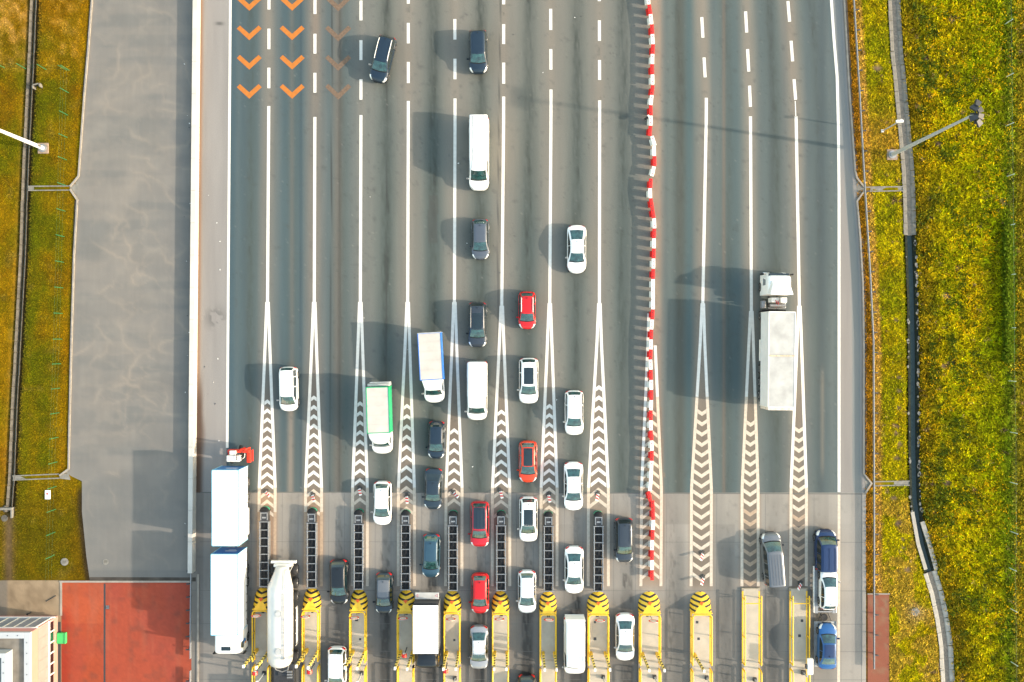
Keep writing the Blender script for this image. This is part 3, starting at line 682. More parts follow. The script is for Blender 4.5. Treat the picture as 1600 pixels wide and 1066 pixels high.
# ------------------------------------------------------------------ vehicles
PAINT = {}
def paint(name, col, metal=0.0, rough=0.36, coat=0.35):
    if name not in PAINT: PAINT[name] = mat(name+'_car_paint', col, rough, metal, coat, noise=0.03, nscale=1.3)
    return PAINT[name]
paint('white', (.78, .78, .77)); paint('pearl', (.74, .745, .75), .1); paint('silver', (.30, .31, .33), .4)
paint('black', (.006, .009, .013), .1); paint('navy', (.009, .022, .040), .2); paint('slate', (.016, .030, .046), .2)
paint('grey', (.075, .09, .115), .25); paint('dgrey', (.028, .038, .052), .2); paint('steelblue', (.026, .068, .105), .25)
paint('red', (.46, .003, .005), 0); paint('crimson', (.40, .006, .016), 0); paint('orange', (.56, .038, .006), 0)
paint('blue', (.012, .085, .25), .2); paint('royal', (.005, .024, .085), .15); paint('vansilver', (.135, .145, .16), .3)

WHEEL = {}
def wheel_meshes(r, w):
    k = (r, w)
    if k not in WHEEL:
        b = MB(); prof = [(-w/2, r*.62), (-w/2, r*.93), (-w*.38, r), (w*.38, r), (w/2, r*.93), (w/2, r*.62)]
        rs = [[(x, rr*math.cos(2*PI*i/20), rr*math.sin(2*PI*i/20)) for i in range(20)] for x, rr in prof]
        b.rings(rs, 0); t = b.build('wheel', m_tyre, smooth=40); me1 = t.data; bpy.data.objects.remove(t)
        c = MB()
        for sg in (-1, 1):
            c.rings([[(sg*(w/2-.03), r*.62*math.cos(2*PI*i/16), r*.62*math.sin(2*PI*i/16)) for i in range(16)],
                     [(sg*(w/2+.006), r*.56*math.cos(2*PI*i/16), r*.56*math.sin(2*PI*i/16)) for i in range(16)],
                     [(sg*(w/2-.02), r*.2*math.cos(2*PI*i/16), r*.2*math.sin(2*PI*i/16)) for i in range(16)]], 0)
        t = c.build('rim', m_rim, smooth=30); me2 = t.data; bpy.data.objects.remove(t); WHEEL[k] = (me1, me2)
    return WHEEL[k]
def wheel(root, x, y, r, w):
    a, c = wheel_meshes(r, w)
    o = bpy.data.objects.new('wheel', a); COL.objects.link(o); o.parent = root; o.location = (x, y, r)
    q = bpy.data.objects.new('rim', c); COL.objects.link(q); q.parent = o
    return o

STYLE = {
 'sedan': dict(rb=.12, rr=.30, wt=.60, cw=.765, Hh=1.46, wr=.72, deck=[(0,.66),(.012,.86),(.05,.96),(.13,1.0),(.5,.93),(.765,.98),(.92,.84),(.975,.70),(1,.56)], nf=2.6, nr=3.0),
 'coupe': dict(rb=.09, rr=.33, wt=.58, cw=.755, Hh=1.40, wr=.68, deck=[(0,.66),(.012,.84),(.05,.96),(.12,1.0),(.5,.92),(.755,.96),(.92,.82),(.975,.68),(1,.56)], nf=2.3, nr=2.5),
 'hatch': dict(rb=.045, rr=.15, wt=.575, cw=.775, Hh=1.50, wr=.73, deck=[(0,.68),(.015,.90),(.05,.98),(.4,.96),(.775,1.0),(.92,.86),(.975,.72),(1,.58)], nf=2.6, nr=3.0),
 'suv': dict(rb=.03, rr=.105, wt=.595, cw=.775, Hh=1.68, wr=.76, deck=[(0,.76),(.015,.98),(.05,1.06),(.4,1.02),(.775,1.08),(.93,.98),(.98,.80),(1,.62)], nf=3.0, nr=3.4),
 'mpv': dict(rb=.025, rr=.09, wt=.64, cw=.82, Hh=1.74, wr=.76, deck=[(0,.74),(.015,.95),(.05,1.02),(.4,1.0),(.82,1.06),(.94,.92),(.98,.76),(1,.6)], nf=2.7, nr=3.4),
 'van': dict(rb=.004, rr=.02, wt=.76, cw=.865, Hh=2.45, wr=.86, deck=[(0,1.0),(.008,1.2),(.5,1.2),(.865,1.24),(.95,1.10),(.985,.86),(1,.62)], nf=2.9, nr=5.5),
 'combi': dict(rb=.006, rr=.03, wt=.67, cw=.835, Hh=1.98, wr=.80, deck=[(0,.9),(.012,1.1),(.4,1.1),(.835,1.14),(.94,1.0),(.98,.82),(1,.62)], nf=3.0, nr=5.0),
 'cab': dict(rb=.0, rr=.006, wt=.42, cw=.63, Hh=2.25, wr=.82, deck=[(0,1.2),(.01,1.25),(.63,1.28),(.88,1.10),(.96,.88),(1,.66)], nf=2.7, nr=9.0),
}
def car(name, label, cat, px, py, L, W, style, pt, yaw=0.0, down=True, roof=None, sunroof=None, rails=None, glass=None, rglass=None, z0=0.0,
        H=None, tail=True, bars=0, group='cars queuing for the toll gates', root=None, wheels=True, off=0.0, shark=True, sidewin=True, mirror=None, lamp=None, plain_top=False):
    st = STYLE[style]; Hh = H or st['Hh']; glass = glass or m_glass; rglass = rglass or (m_glassd if pt in ('navy', 'black', 'slate', 'dgrey') else glass); body_m = PAINT[pt]
    if root is None:
        x, y = P(px, py, .75+z0); root = thing(name, label, cat, (x, y, z0), (PI if down else 0)+math.radians(yaw), group)
    dk = st['deck']; k0 = Hh/st['Hh'] if style in ('van', 'combi') else 1
    dy_ = [(f-.5)*L for f, z in dk]; dz_ = [z for f, z in dk]
    deck = lambda y: float(np.interp(y, dy_, dz_))
    af, ar = .85, .6
    def hw(y):
        if y > L/2-af: q = (y-(L/2-af))/af; n = st['nf']
        elif y < -L/2+ar: q = (-L/2+ar-y)/ar; n = st['nr']
        else: q = 0; n = 2
        tap = 1-.03*max(0, y/(L/2))**2
        return max(.02, W/2*tap*(1-min(q, 1)**n)**(1/n) if q > 0 else W/2*tap)
    rw = .34 if style not in ('van', 'cab') else .36
    wy = [L/2-.86*(1 if L > 4.2 else .92), -L/2+.82 if style != 'van' else -L/2+1.25]
    if style == 'cab': wy = [wy[0]]
    def sec(y):
        w = hw(y); zt = deck(y); zb = .24
        ends = min(abs(y-L/2), abs(y+L/2)); zb = .24+.10*(1-min(1, ends/.5))
        for c in wy:
            d = abs(y-c)
            if d < rw+.05: zb = max(zb, rw+math.sqrt(max(0, (rw+.05)**2-d*d)))
        zb = min(zb, zt-.2); h = zt-zb
        return [(w*.9, zb), (w*.985, zb+.12*h), (w, zb+.45*h), (w*.985, zb+.80*h), (w*.94, zt-.025), (w*.62, zt+.03), (0, zt+.05)]
    n = 56; s = np.linspace(-1, 1, n); ys = np.sign(s)*(L/2)*(1-(1-np.abs(s))**1.55)
    b = MB(); rs = []
    for y in ys:
        r = sec(y); rs.append([(x, y, z) for x, z in r]+[(-x, y, z) for x, z in r[-2::-1]])
    b.rings(rs, 0); body = b.build('body', body_m, root, smooth=42, fix=True)
    # greenhouse
    yb, yr, yw, yc = [(st[k]-.5)*L for k in ('rb', 'rr', 'wt', 'cw')]
    zc = deck(yc)-.015; zbk = deck(yb)-.015
    PY = [yb, yb+(yr-yb)*.55, yr, yr+.12*(yw-yr), yr+.55*(yw-yr), yw-.04*(yw-yr), yw, yw+(yc-yw)*.5, yc]
    PZ = [zbk, zbk+(Hh-.06-zbk)*.60, Hh-.075, Hh-.03, Hh, Hh-.035, Hh-.07, zc+(Hh-.07-zc)*.56, zc]
    if style in ('van', 'cab', 'combi'): PZ[1] = zbk+(Hh-.06-zbk)*.85; PZ[2] = Hh-.04; PZ[3] = Hh-.01; PZ[4] = Hh
    zr = lambda y: float(np.interp(y, PY, PZ))
    def prof(y):
        t = (y-yb)/(yc-yb); belt = deck(y)-.02
        wb = min(hw(y)*.95, W/2*.95); f = (zr(y)-belt)/(Hh-belt) if Hh > belt else 0
        wtop = W/2*st['wr']*(1-.10*(max(0, .35-t)/.35)**2*(0 if style in ('van','cab','combi') else 1)-.05*max(0, (t-.7)/.3))
        f = max(0, min(1, f)); xs = wb*(1-f)+min(wtop, wb)*f
        return belt, wb, xs, zr(y)
    mid = (yr+yw)/2
    def bow(y): return .13*max(0, (y-mid)/(yc-mid)) if y > mid else (-.07*max(0, (mid-y)/(mid-yb)) if style not in ('van','cab') else 0)
    def top(y, t, up=0.0):
        belt, wb, xs, z = prof(y); crown = .035
        return (t*xs, y+bow(y)*(1-t*t), z+crown*(1-t*t)-.05*max(0, abs(t)-.86)/.14*(1 if abs(t) > .86 else 0)+up)
    yy = np.unique(np.concatenate([np.linspace(yb, yr, 6), np.linspace(yr, yw, 12), np.linspace(yw, yc, 8), np.array(PY)]))
    T = [-1, -.94, -.86, -.6, -.3, 0, .3, .6, .86, .94, 1]; b = MB(); rs = []
    for y in yy:
        belt, wb, xs, z = prof(y)
        rs.append([(-wb, y, belt-.03)]+[top(y, t) for t in T]+[(wb, y, belt-.03)])
    b.rings(rs, 0, closed=True); b.build('cabin', body_m, root, smooth=38, fix=True)
    def tp(nm, m_, y0, y1, t0, t1, up, nu=9, nvv=9, curve0=0.0, curve1=0.0, parent=root, tfun=None):
        b = MB(); g = []
        for i in range(nu):
            y = y0+(y1-y0)*i/(nu-1); k = tfun(i/(nu-1)) if tfun else 1
            g.append([top(y, (t0+(t1-t0)*j/(nvv-1))*k, up) for j in range(nvv)])
        b.rings(g, 0, closed=False, cap0=False, cap1=False); return b.build(nm, m_, parent, smooth=60)
    tp('windshield', glass, yw+.04*(yc-yw), yc-.10*(yc-yw), -.86, .86, .016)
    tp('wiper_cowl', m_black, yc-.13*(yc-yw), yc+.0, -.88, .88, .014, 4)
    if style not in ('van', 'cab'): tp('rear_window', rglass, yb+.14*(yr-yb), yr-.06*(yr-yb), -.80, .80, .016)
    if roof: tp('roof_panel', roof if not isinstance(roof, str) else PAINT[roof], yr+.01, yw-.01, -.93, .93, .010, 10, 11)
    if sunroof:
        a_, c_ = sunroof; tp('sunroof', m_glassd, yr+(yw-yr)*a_, yr+(yw-yr)*c_, -.66, .66, .016)
    if bars:
        for k in range(bars):
            t = (-.7+1.4*k/(bars-1)); tp('roof_rib', body_m if not roof else (roof if not isinstance(roof, str) else PAINT[roof]), yr+.15, yw-.3, t-.06, t+.06, .06, 4, 3)
    if sidewin:
        segs = [(yb+.10*(yr-yb)+.12, yr+.42*(yw-yr)), (yr+.46*(yw-yr), yw+.66*(yc-yw))]
        if style == 'van': segs = [(yw-1.0, yw+.55*(yc-yw))]
        if style == 'cab': segs = [(yw-.75, yw+.5*(yc-yw))]
        if style in ('combi', 'mpv'): segs = [(yb+.2, yb+.30*(yw-yb)), (yb+.33*(yw-yb), yb+.66*(yw-yb)), (yb+.69*(yw-yb), yw+.6*(yc-yw))]
        for sg in (-1, 1):
            for y0, y1 in segs:
                b = MB(); g = []
                for y in np.linspace(y0, y1, 9):
                    belt, wb, xs, z = prof(y); zt = z-.055; lo = belt+.05; hi = max(lo+.01, zt); row = []
                    for k in range(3):
                        zz = lo+(hi-lo)*k/2; f = (zz-belt)/max(.05, (z-belt-.03)); row.append((sg*(wb+(xs-wb)*f+.012), y, zz))
                    g.append(row if sg > 0 else row[::-1])
                b.rings(g, 0, closed=False, cap0=False, cap1=False); b.build('side_window', m_glassd, root, smooth=60)
    # lamps
    def lamp_patch(nm, m_, ya, yz, s0, s1, sg):
        b = MB(); g = []
        for y in np.linspace(ya, yz, 8):
            r = sec(y)[2:]; q = []
            for k in range(5):
                u = (s0+(s1-s0)*k/4)*(len(r)-1); i = min(int(u), len(r)-2); f = u-i
                x = r[i][0]*(1-f)+r[i+1][0]*f; z = r[i][1]*(1-f)+r[i+1][1]*f
                q.append((sg*(x+.014), y+(.012 if ya > 0 else -.012), z+.014))
            g.append(q if sg > 0 else q[::-1])
        b.rings(g, 0, closed=False, cap0=False, cap1=False); b.build(nm, m_, root, smooth=60)
    for sg in (-1, 1):
        lamp_patch('headlight', lamp or m_lamp, L/2-.52, L/2-.09, .15, .62, sg)
        if style not in ('cab',): lamp_patch('taillight', m_redlamp, -L/2+.03, -L/2+.22, .05, .58, sg)
    b = MB(); b.box(-.42, .42, L/2-.02, L/2+.012, .40, .56); b.build('grille', m_black, root, bevel=.01)
    # mirrors, rails, aerial
    for sg in (-1, 1):
        b = MB(); xm = W/2+.06; ym = yc-.42*(yc-yw) if style not in ('van', 'cab') else yc-.1; zm = deck(yc)+.06
        b.box(xm-.09, xm+.15, ym-.08, ym+.06, zm-.06, zm+.09); b.box(W/2*.86, xm-.08, ym-.03, ym+.03, zm-.03, zm+.03)
        b.build('wing_mirror', mirror or body_m, root, bevel=.035, smooth=50)
    if rails:
        for sg in (-1, 1):
            b = MB(); pts = [Vector(top(y, sg*.90)) for y in np.linspace(yr+.08, yw-.12, 8)]
            pts = [tuple(p+Vector((0, 0, .075 if 0 < i < 7 else .0))) for i, p in enumerate(pts)]
            b.tube(pts, .026 if rails is not m_wplast else .035, 6); b.build('roof_rail', rails, root, smooth=60)
    if shark and style in ('sedan', 'coupe', 'suv', 'hatch'):
        b = MB(); p = top(yr+.18, 0); b.box(-.02, .02, p[1]-.08, p[1]+.05, p[2]-.01, p[2]+.07); b.build('aerial', m_black, root, bevel=.012)
    if wheels:
        for c in wy:
            for sg in (-1, 1): wheel(root, sg*(W/2-.10), c, rw, .22)
    b = MB(); b.box(-W/2*.86, W/2*.86, -L/2+.15, L/2-.2, .2, .42); b.build('underbody', m_black, root)
    return root
SR = (.04, .62)
car('suv', 'dark blue SUV with silver roof rails, angled across the lane line', 'suv', 598, 92.5, 4.62, 1.86, 'suv', 'navy', yaw=-13.5, rails=m_wplast, mirror=PAINT['white'])
car('suv', 'black SUV driving alone above the long white minibus', 'suv', 747, 81, 4.28, 1.84, 'suv', 'navy', yaw=1.0)
car('hatchback', 'grey hatchback with large red rear lamps, behind the long white minibus', 'car', 750.5, 374, 4.02, 1.74, 'hatch', 'grey', yaw=.5)
car('sedan', 'white coupe-roofed sedan with two empty lanes around it, left of the barrier row', 'car', 901, 389.5, 4.80, 1.88, 'coupe', 'pearl')
car('suv', 'grey SUV with a dark glass roof in front of the plain white van', 'suv', 746, 507.5, 4.45, 1.82, 'suv', 'dgrey', sunroof=(.30, .98), rails=m_steel)
car('hatchback', 'small bright red hatchback with pale roof rails', 'car', 823.5, 485, 3.74, 1.72, 'hatch', 'red', rails=m_wplast)
car('suv', 'white SUV with a dark roof window, behind the bright red hatchback', 'suv', 826, 595, 4.52, 1.90, 'suv', 'white', sunroof=(.22, .92))
car('minivan', 'white minivan alone in the second lane from the left, below its own clear road', 'minivan', 451, 608, 4.42, 1.80, 'mpv', 'white', yaw=1.0)
car('hatchback', 'black hatchback behind the box truck with the blue side', 'car', 682, 687.5, 3.74, 1.70, 'hatch', 'navy', yaw=-1)
car('suv', 'white estate car with ribbed roof level with the white herringbone points', 'car', 897, 645, 4.42, 1.84, 'suv', 'white', bars=4, H=1.6)
car('hatchback', 'orange-red hatchback with black glass roof', 'car', 825, 721.5, 4.14, 1.80, 'hatch', 'orange', sunroof=(.04, .98))
car('sedan', 'dark navy sedan between the black hatchback and the steel-blue car', 'car', 677, 764, 4.08, 1.78, 'sedan', 'slate', yaw=-2)
car('sedan', 'white sedan right of the orange-red hatchback, crossing onto the concrete', 'car', 896, 760, 4.82, 1.88, 'sedan', 'white')
car('hatchback', 'white hatchback behind the green-sided box truck', 'car', 597.5, 786.5, 4.35, 1.80, 'hatch', 'white', H=1.56, bars=3)
car('suv', 'white SUV with black roof centre behind the orange-red hatchback', 'suv', 825.5, 811.5, 4.45, 1.80, 'suv', 'white', sunroof=(.30, 1.0))
car('suv', 'dark red SUV with black ribbed roof', 'suv', 749.5, 819, 4.50, 1.86, 'suv', 'crimson', roof='slate', bars=4)
car('hatchback', 'steel-blue hatchback between two crash cushions, behind the dark navy sedan', 'car', 673.5, 868.5, 4.34, 1.78, 'hatch', 'steelblue', yaw=-1)
car('sedan', 'white sedan behind the square white van at the toll islands', 'car', 897, 891, 4.70, 1.86, 'sedan', 'white')
car('suv', 'dark grey SUV right beside the red and white barrier row', 'suv', 975, 844, 4.42, 1.78, 'suv', 'dgrey', bars=2, yaw=.5)
car('sedan', 'black car right of the white tanker, entering the toll lane', 'car', 529.5, 909.5, 4.45, 1.82, 'hatch', 'black', yaw=1, H=1.48)
car('hatchback', 'silver-roofed grey hatchback between two striped island noses', 'car', 600, 927, 4.12, 1.72, 'hatch', 'slate', roof='vansilver')
car('hatchback', 'red hatchback with red roof behind the silver sedan', 'car', 750, 927.5, 4.02, 1.78, 'hatch', 'red')
car('sedan', 'white hatchback behind the dark car at the bottom edge', 'car', 823.5, 925, 4.26, 1.78, 'hatch', 'pearl')
car('sedan', 'silver sedan between toll islands, in front of the red hatchback', 'car', 748.5, 1012, 4.35, 1.80, 'sedan', 'silver', roof='white')
car('suv', 'white SUV at the bottom edge, two toll lanes right of the tanker', 'suv', 526.5, 1047, 4.55, 1.86, 'suv', 'white', H=1.66)
car('sedan', 'white sedan in the last toll lane before the barrier row ends', 'car', 976.5, 996, 4.70, 1.86, 'sedan', 'pearl')
car('hatchback', 'dark car mostly cut off by the bottom edge', 'car', 823, 1087, 4.2, 1.78, 'hatch', 'black')
# vans
V = 'vans in the toll queue'
car('minibus', 'long white minibus with seams along its roof', 'van', 748.5, 241, 7.18, 1.98, 'van', 'white', group=V, H=2.60)
car('van', 'plain white panel van below the grey SUV with glass roof', 'van', 745.5, 610.5, 5.85, 2.02, 'van', 'white', group=V, H=2.25)
car('van', 'square white van standing between the toll islands', 'van', 897.5, 1008, 5.72, 2.10, 'van', 'white', group=V, H=2.60)
car('van', 'silver ribbed-roof van driving away from the toll on the right', 'van', 1206.5, 873, 5.20, 1.94, 'combi', 'vansilver', down=False, yaw=4.5, bars=5, group=V, H=2.0)
# roof seams, hatches and windows of the vans are modelled on their own roofs
m_hose_ = mat('grey_sealant', (.16, .16, .16), .7); m_greyish = mat('grey_trim', (.34, .34, .34), .6)
def roof_bits(root, kind):
    if kind == 'minibus':
        for x in (-.56, .56):
            b = MB(); b.tube([(x, -3.35, 2.612), (x, .9, 2.612), (x*1.25, 1.95, 2.56)], .022, 6); b.build('roof_seam', m_hose_, root)
        for y in (-2.4, -1.2, 0.0): 
            b = MB(); b.box(-.5, .5, y-.012, y+.012, 2.60, 2.645); b.build('roof_seam', m_greyish, root)
    if kind == 'panel':
        for y in (.45, -1.0):
            b = MB(); pts = [(-.4, y-.28), (.4, y-.28), (.4, y+.28), (-.4, y+.28)]
            b.tube([(x, q, 2.285) for x, q in pts], .022, 6, closed=True); b.build('roof_hatch', m_greyish, root)
    if kind == 'square':
        for x in np.linspace(-.7, .7, 6):
            b = MB(); b.box(x-.04, x+.04, -2.5, 1.1, 2.58, 2.622); b.build('roof_rib', m_wpanel, root, bevel=.01)
        b = MB(); b.box(-.95, .95, -2.98, -2.72, .5, 2.3); b.build('rear_door', m_wpanel, root, bevel=.03)
for o_ in list(COL.objects):
    if o_.parent is None and o_.get('label') == 'long white minibus with seams along its roof': roof_bits(o_, 'minibus')
    if o_.parent is None and str(o_.get('label', '')).startswith('plain white panel van'): roof_bits(o_, 'panel')
    if o_.parent is None and str(o_.get('label', '')).startswith('square white van'): roof_bits(o_, 'square')

# ------------------------------------------------------------------ lorries
def cabover(root, yf, ln, W, Hh, pt, zb=.55, skylight=True, deflector=0.0, sleeper=False, mirror=True, glass=None, windowed=True):
    """flat-fronted lorry cab; yf is its front"""
    lv = [(zb, .0, 0), (zb+.35, .03, .0), (zb+.9, .03, .0), (Hh*.55, .0, .02), (Hh*.80, -.22, .06), (Hh-.18, -.40, .12), (Hh-.05, -.52, .20), (Hh, -.70, .34)]
    def outline(z, df, ins, n=7, r=.42):
        hw = W/2-ins; f = yf+df; bk = yf-ln+ins*.3; r = min(r, hw*.8); pts = [(hw, bk, z)]
        for k in range(n+1): a = (PI/2)*k/n; pts.append((hw-r+r*math.cos(a), f-r*.6+r*.6*math.sin(a), z))
        for k in range(n+1): a = PI/2+(PI/2)*k/n; pts.append((-hw+r+r*math.cos(a), f-r*.6+r*.6*math.sin(a), z))
        pts.append((-hw, bk, z)); return pts
    b = MB(); b.rings([outline(z, d, i) for z, d, i in lv], 0); c = b.build('cab', PAINT[pt], root, smooth=40, fix=True)
    zs = [q[0] for q in lv]; fd = lambda z: yf+float(np.interp(z, zs, [q[1] for q in lv])); ins = lambda z: float(np.interp(z, zs, [q[2] for q in lv]))
    g = []; b = MB()
    for z in np.linspace(Hh*.52, Hh*.80, 5):
        hw = W/2-ins(z)-.16; g.append([(x, fd(z)+.02-(abs(x)/hw)**4*.10, z) for x in np.linspace(-hw, hw, 9)])
    b.rings(g, 0, closed=False, cap0=False, cap1=False); b.build('windshield', glass or m_glassd, root, smooth=60)
    if windowed:
        for sg in (-1, 1):
            b = MB(); z0, z1 = Hh*.52, Hh*.76; x0 = W/2-ins(z0)+.012; x1 = W/2-ins(z1)+.012
            b.quad((sg*x0, yf-.55, z0), (sg*x0, yf-1.25, z0), (sg*x1, yf-1.25, z1), (sg*x1, yf-.72, z1)); b.build('side_window', m_glassd, root)
    if skylight: b = MB(); b.box(-.45, .45, yf-1.12, yf-.74, Hh-.02, Hh+.03); b.build('skylight', m_glassd, root, bevel=.03)
    if deflector:
        b = MB(); w = W/2-.22
        b.rings([[(-w*.8, yf-.85, Hh-.03), (w*.8, yf-.85, Hh-.03), (w*.8, yf-.85, Hh+.02), (-w*.8, yf-.85, Hh+.02)],
                 [(-w*.95, yf-ln*.62, Hh-.03), (w*.95, yf-ln*.62, Hh-.03), (w*.86, yf-ln*.62, Hh+deflector*.75), (-w*.86, yf-ln*.62, Hh+deflector*.75)],
                 [(-w*1.18, yf-ln+.05, Hh-.05), (w*1.18, yf-ln+.05, Hh-.05), (w*1.08, yf-ln-.05, Hh+deflector), (-w*1.08, yf-ln-.05, Hh+deflector)]], 0)
        b.build('roof_deflector', PAINT[pt], root, bevel=.05, smooth=50)
    if mirror:
        for sg in (-1, 1):
            b = MB(); x = W/2+.12; b.box(min(sg*x, sg*(x+.18)), max(sg*x, sg*(x+.18)), yf-.26, yf-.12, Hh*.55, Hh*.78); b.box(min(sg*(x-.2), sg*x), max(sg*(x-.2), sg*x), yf-.22, yf-.17, Hh*.76, Hh*.79)
            b.build('wing_mirror', m_black, root, bevel=.03)
    b = MB(); b.box(-W/2+.06, W/2-.06, yf-.25, yf+.08, .35, .62); b.build('bumper', m_dark, root, bevel=.05)
    for sg in (-1, 1):
        b = MB(); b.box(min(sg*.62, sg*1.0), max(sg*.62, sg*1.0), yf+.03, yf+.10, .62, .78); b.build('headlight', m_lamp, root, bevel=.02)
    return c
def cargo(root, y0, y1, W, zb, zt, roof, side, end, trim=None, frame=.05, name='cargo_box', ribs=0):
    b = MB(); x = W/2
    b.quad((-x,y0,zt),(x,y0,zt),(x,y1,zt),(-x,y1,zt), 0)
    b.quad((x,y0,zb),(x,y1,zb),(x,y1,zt),(x,y0,zt), 1); b.quad((-x,y1,zb),(-x,y0,zb),(-x,y0,zt),(-x,y1,zt), 1)
    b.quad((-x,y0,zb),(x,y0,zb),(x,y0,zt),(-x,y0,zt), 2); b.quad((x,y1,zb),(-x,y1,zb),(-x,y1,zt),(x,y1,zt), 2)
    b.quad((-x,y1,zb),(x,y1,zb),(x,y0,zb),(-x,y0,zb), 1)
    o = b.build(name, [roof, side, end], root)
    if trim:
        b = MB(); f = frame
        for sg in (-1, 1): b.box(sg*x-f/2, sg*x+f/2, y0, y1, zt-f*.8, zt+f*.35)
        for yy in (y0, y1): b.box(-x+f/2, x-f/2, yy-f/2, yy+f/2, zt-f*.8, zt+f*.3)
        for sg in (-1, 1):
            for yy in (y0, y1): b.box(sg*x-f/2, sg*x+f/2, yy-f/2+.002, yy+f/2+.002, zb, zt-f*.81)
        b.build('edge_trim', trim, root)
    return o
def chassis(root, y0, y1, W=.85, z0=.62, z1=.92, axles=(), R=.48, dual=True, TW=2.4, guards=True):
    b = MB()
    for sg in (-1, 1): b.box(sg*W/2-.05, sg*W/2+.05, y0, y1, z0, z1)
    for y in np.linspace(y0+.1, y1-.1, 6): b.box(-W/2+.05, W/2-.05, y-.05, y+.05, z0+.05, z1-.05)
    b.build('chassis', m_dark, root)
    for y, dl in axles:
        for sg in (-1, 1): wheel(root, sg*(TW/2-(.27 if dl else .16)), y, R, .5 if dl else .30)
m_dirtyroof = mat('dirty_white_roof', (.375, .368, .352), .6, noise=.16, nscale=1.1)
m_tarpw = mat('pale_tarpaulin', (.44, .41, .375), .6, noise=.10, nscale=.9)
m_bluet = mat('blue_tarpaulin', (.025, .15, .52), .5, noise=.06, nscale=2)
m_greent = mat('green_tarpaulin', (.01, .30, .13), .5, noise=.06, nscale=2)
m_bluep = mat('blue_panel', (.03, .16, .42), .45, noise=.08, nscale=2)
m_ltblue = mat('light_blue_trim', (.22, .50, .66), .45)
m_greyp = mat('grey_panel', (.42, .42, .41), .5, noise=.12, nscale=2)
m_sidew = mat('white_curtain', (.70, .71, .72), .5, noise=.05, nscale=2)
m_hose = mat('grey_hose', (.20, .20, .20), .6)

def add_cab(root, y_front, L, W, H):
    """short-bonnet cab in front of a box body: parts go straight under the truck"""
    tmp = bpy.data.objects.new('cab_frame', None); COL.objects.link(tmp)
    car('cab', '', '', 0, 0, L, W, 'cab', 'white', root=tmp, wheels=False, H=H, group=None)
    for ch in list(tmp.children):
        ch.parent = root; ch.location = (0, y_front-L/2, 0)
        if ch.name.split('.')[0] == 'body': ch.name = 'bonnet_body'
    bpy.data.objects.remove(tmp)
# white box truck with a blue side
x, y = P(672.5, 557, 3.0); r = thing('box_truck', 'white-cab box truck with bright blue side and pale roof', 'truck', (x, y, 0), PI+math.radians(3.2), 'box trucks in the toll queue')
cargo(r, -2.25, 2.25, 2.20, .95, 3.0, m_tarpw, m_bluet, m_bluep, trim=m_bluet, frame=.07)
b = MB(); b.box(-1.12, 1.12, -2.31, -2.25, .95, 3.06); b.build('rear_frame', m_greyp, r)
for yy in (-1.4, -.5, .4, 1.3):
    b = MB(); b.box(-1.0, 1.0, yy-.02, yy+.02, 3.0, 3.018); b.build('roof_bow', m_tarpw, r)
chassis(r, -2.3, 3.9, axles=((-1.2, True), (3.75, False)), R=.37, TW=2.0)
add_cab(r, 4.62, 2.35, 2.02, 2.15)
b = MB(); b.rings([[(-1.02,2.3,2.1),(1.02,2.3,2.1),(1.02,2.3,2.55),(-1.02,2.3,2.55)], [(-.86,3.1,2.12),(.86,3.1,2.12),(.82,3.05,2.2),(-.82,3.05,2.2)]]); b.build('roof_deflector', PAINT['white'], r, bevel=.05, smooth=50)
# green one
x, y = P(590.5, 641, 3.25); r = thing('box_truck', 'white-cab box truck with bright green side', 'truck', (x, y, 0), PI+math.radians(1.6), 'box trucks in the toll queue')
cargo(r, -2.2, 2.2, 2.14, .95, 3.25, m_tarpw, m_greent, m_greent, trim=m_greent, frame=.08)
b = MB(); b.box(-1.05, 1.05, -2.52, -2.26, .9, 2.6); b.build('tail_lift', m_greyp, r, bevel=.03)
b = MB(); b.box(-1.0, 1.0, -2.62, -2.54, .7, 1.6); b.build('tail_lift', m_wplast, r, bevel=.02)
for yy in (-1.3, -.4, .5, 1.4):
    b = MB(); b.box(-1.0, 1.0, yy-.02, yy+.02, 3.25, 3.268); b.build('roof_bow', m_tarpw, r)
chassis(r, -2.3, 3.8, axles=((-1.2, True), (3.7, False)), R=.37, TW=2.0)
add_cab(r, 4.50, 2.25, 2.02, 2.15)
b = MB(); g = []
for yy, zz, ww in ((2.25, 2.95, 1.02), (2.7, 2.92, 1.0), (3.0, 2.75, .95), (3.25, 2.45, .86), (3.4, 2.2, .78)):
    g.append([(ww*math.sin(t), yy-.22*abs(math.sin(t))**3, zz-.0*abs(t)) for t in np.linspace(-PI/2, PI/2, 9)]+[(ww*math.sin(t), yy-.22*abs(math.sin(t))**3-.05, 2.05) for t in np.linspace(PI/2, -PI/2, 9)])
b.rings(g); b.build('roof_deflector', PAINT['white'], r, smooth=50)

# box lorry with black cab between toll islands
x, y = P(665, 984, 3.55); r = thing('box_lorry', 'white-roofed box lorry with black cab and lowered tail lift', 'truck', (x, y, 0), PI, 'box trucks in the toll queue')
cargo(r, -2.32, 2.32, 2.42, 1.05, 3.55, m_wpanel, mat('charcoal_side', (.10, .11, .12), .5, noise=.1, nscale=2), m_dark)
b = MB(); b.box(-1.16, 1.16, -3.15, -2.5, 2.02, 2.12); b.build('tail_lift', m_greyp, r, bevel=.03)
b = MB()
for sg in (-1, 1):
    b.tube([(sg*.95+.16*math.cos(t), -2.85+.16*math.sin(t), 2.125) for t in np.linspace(0, 2*PI, 4)[:-1]], .02, 5, closed=True)
b.build('warning_triangle', m_redlamp, r)
b = MB(); b.box(-1.2, 1.2, -2.42, -2.33, 1.0, 3.2); b.build('rear_frame', m_dark, r)
chassis(r, -2.6, 3.9, axles=((-1.3, True), (3.3, False)), R=.45, TW=2.35)
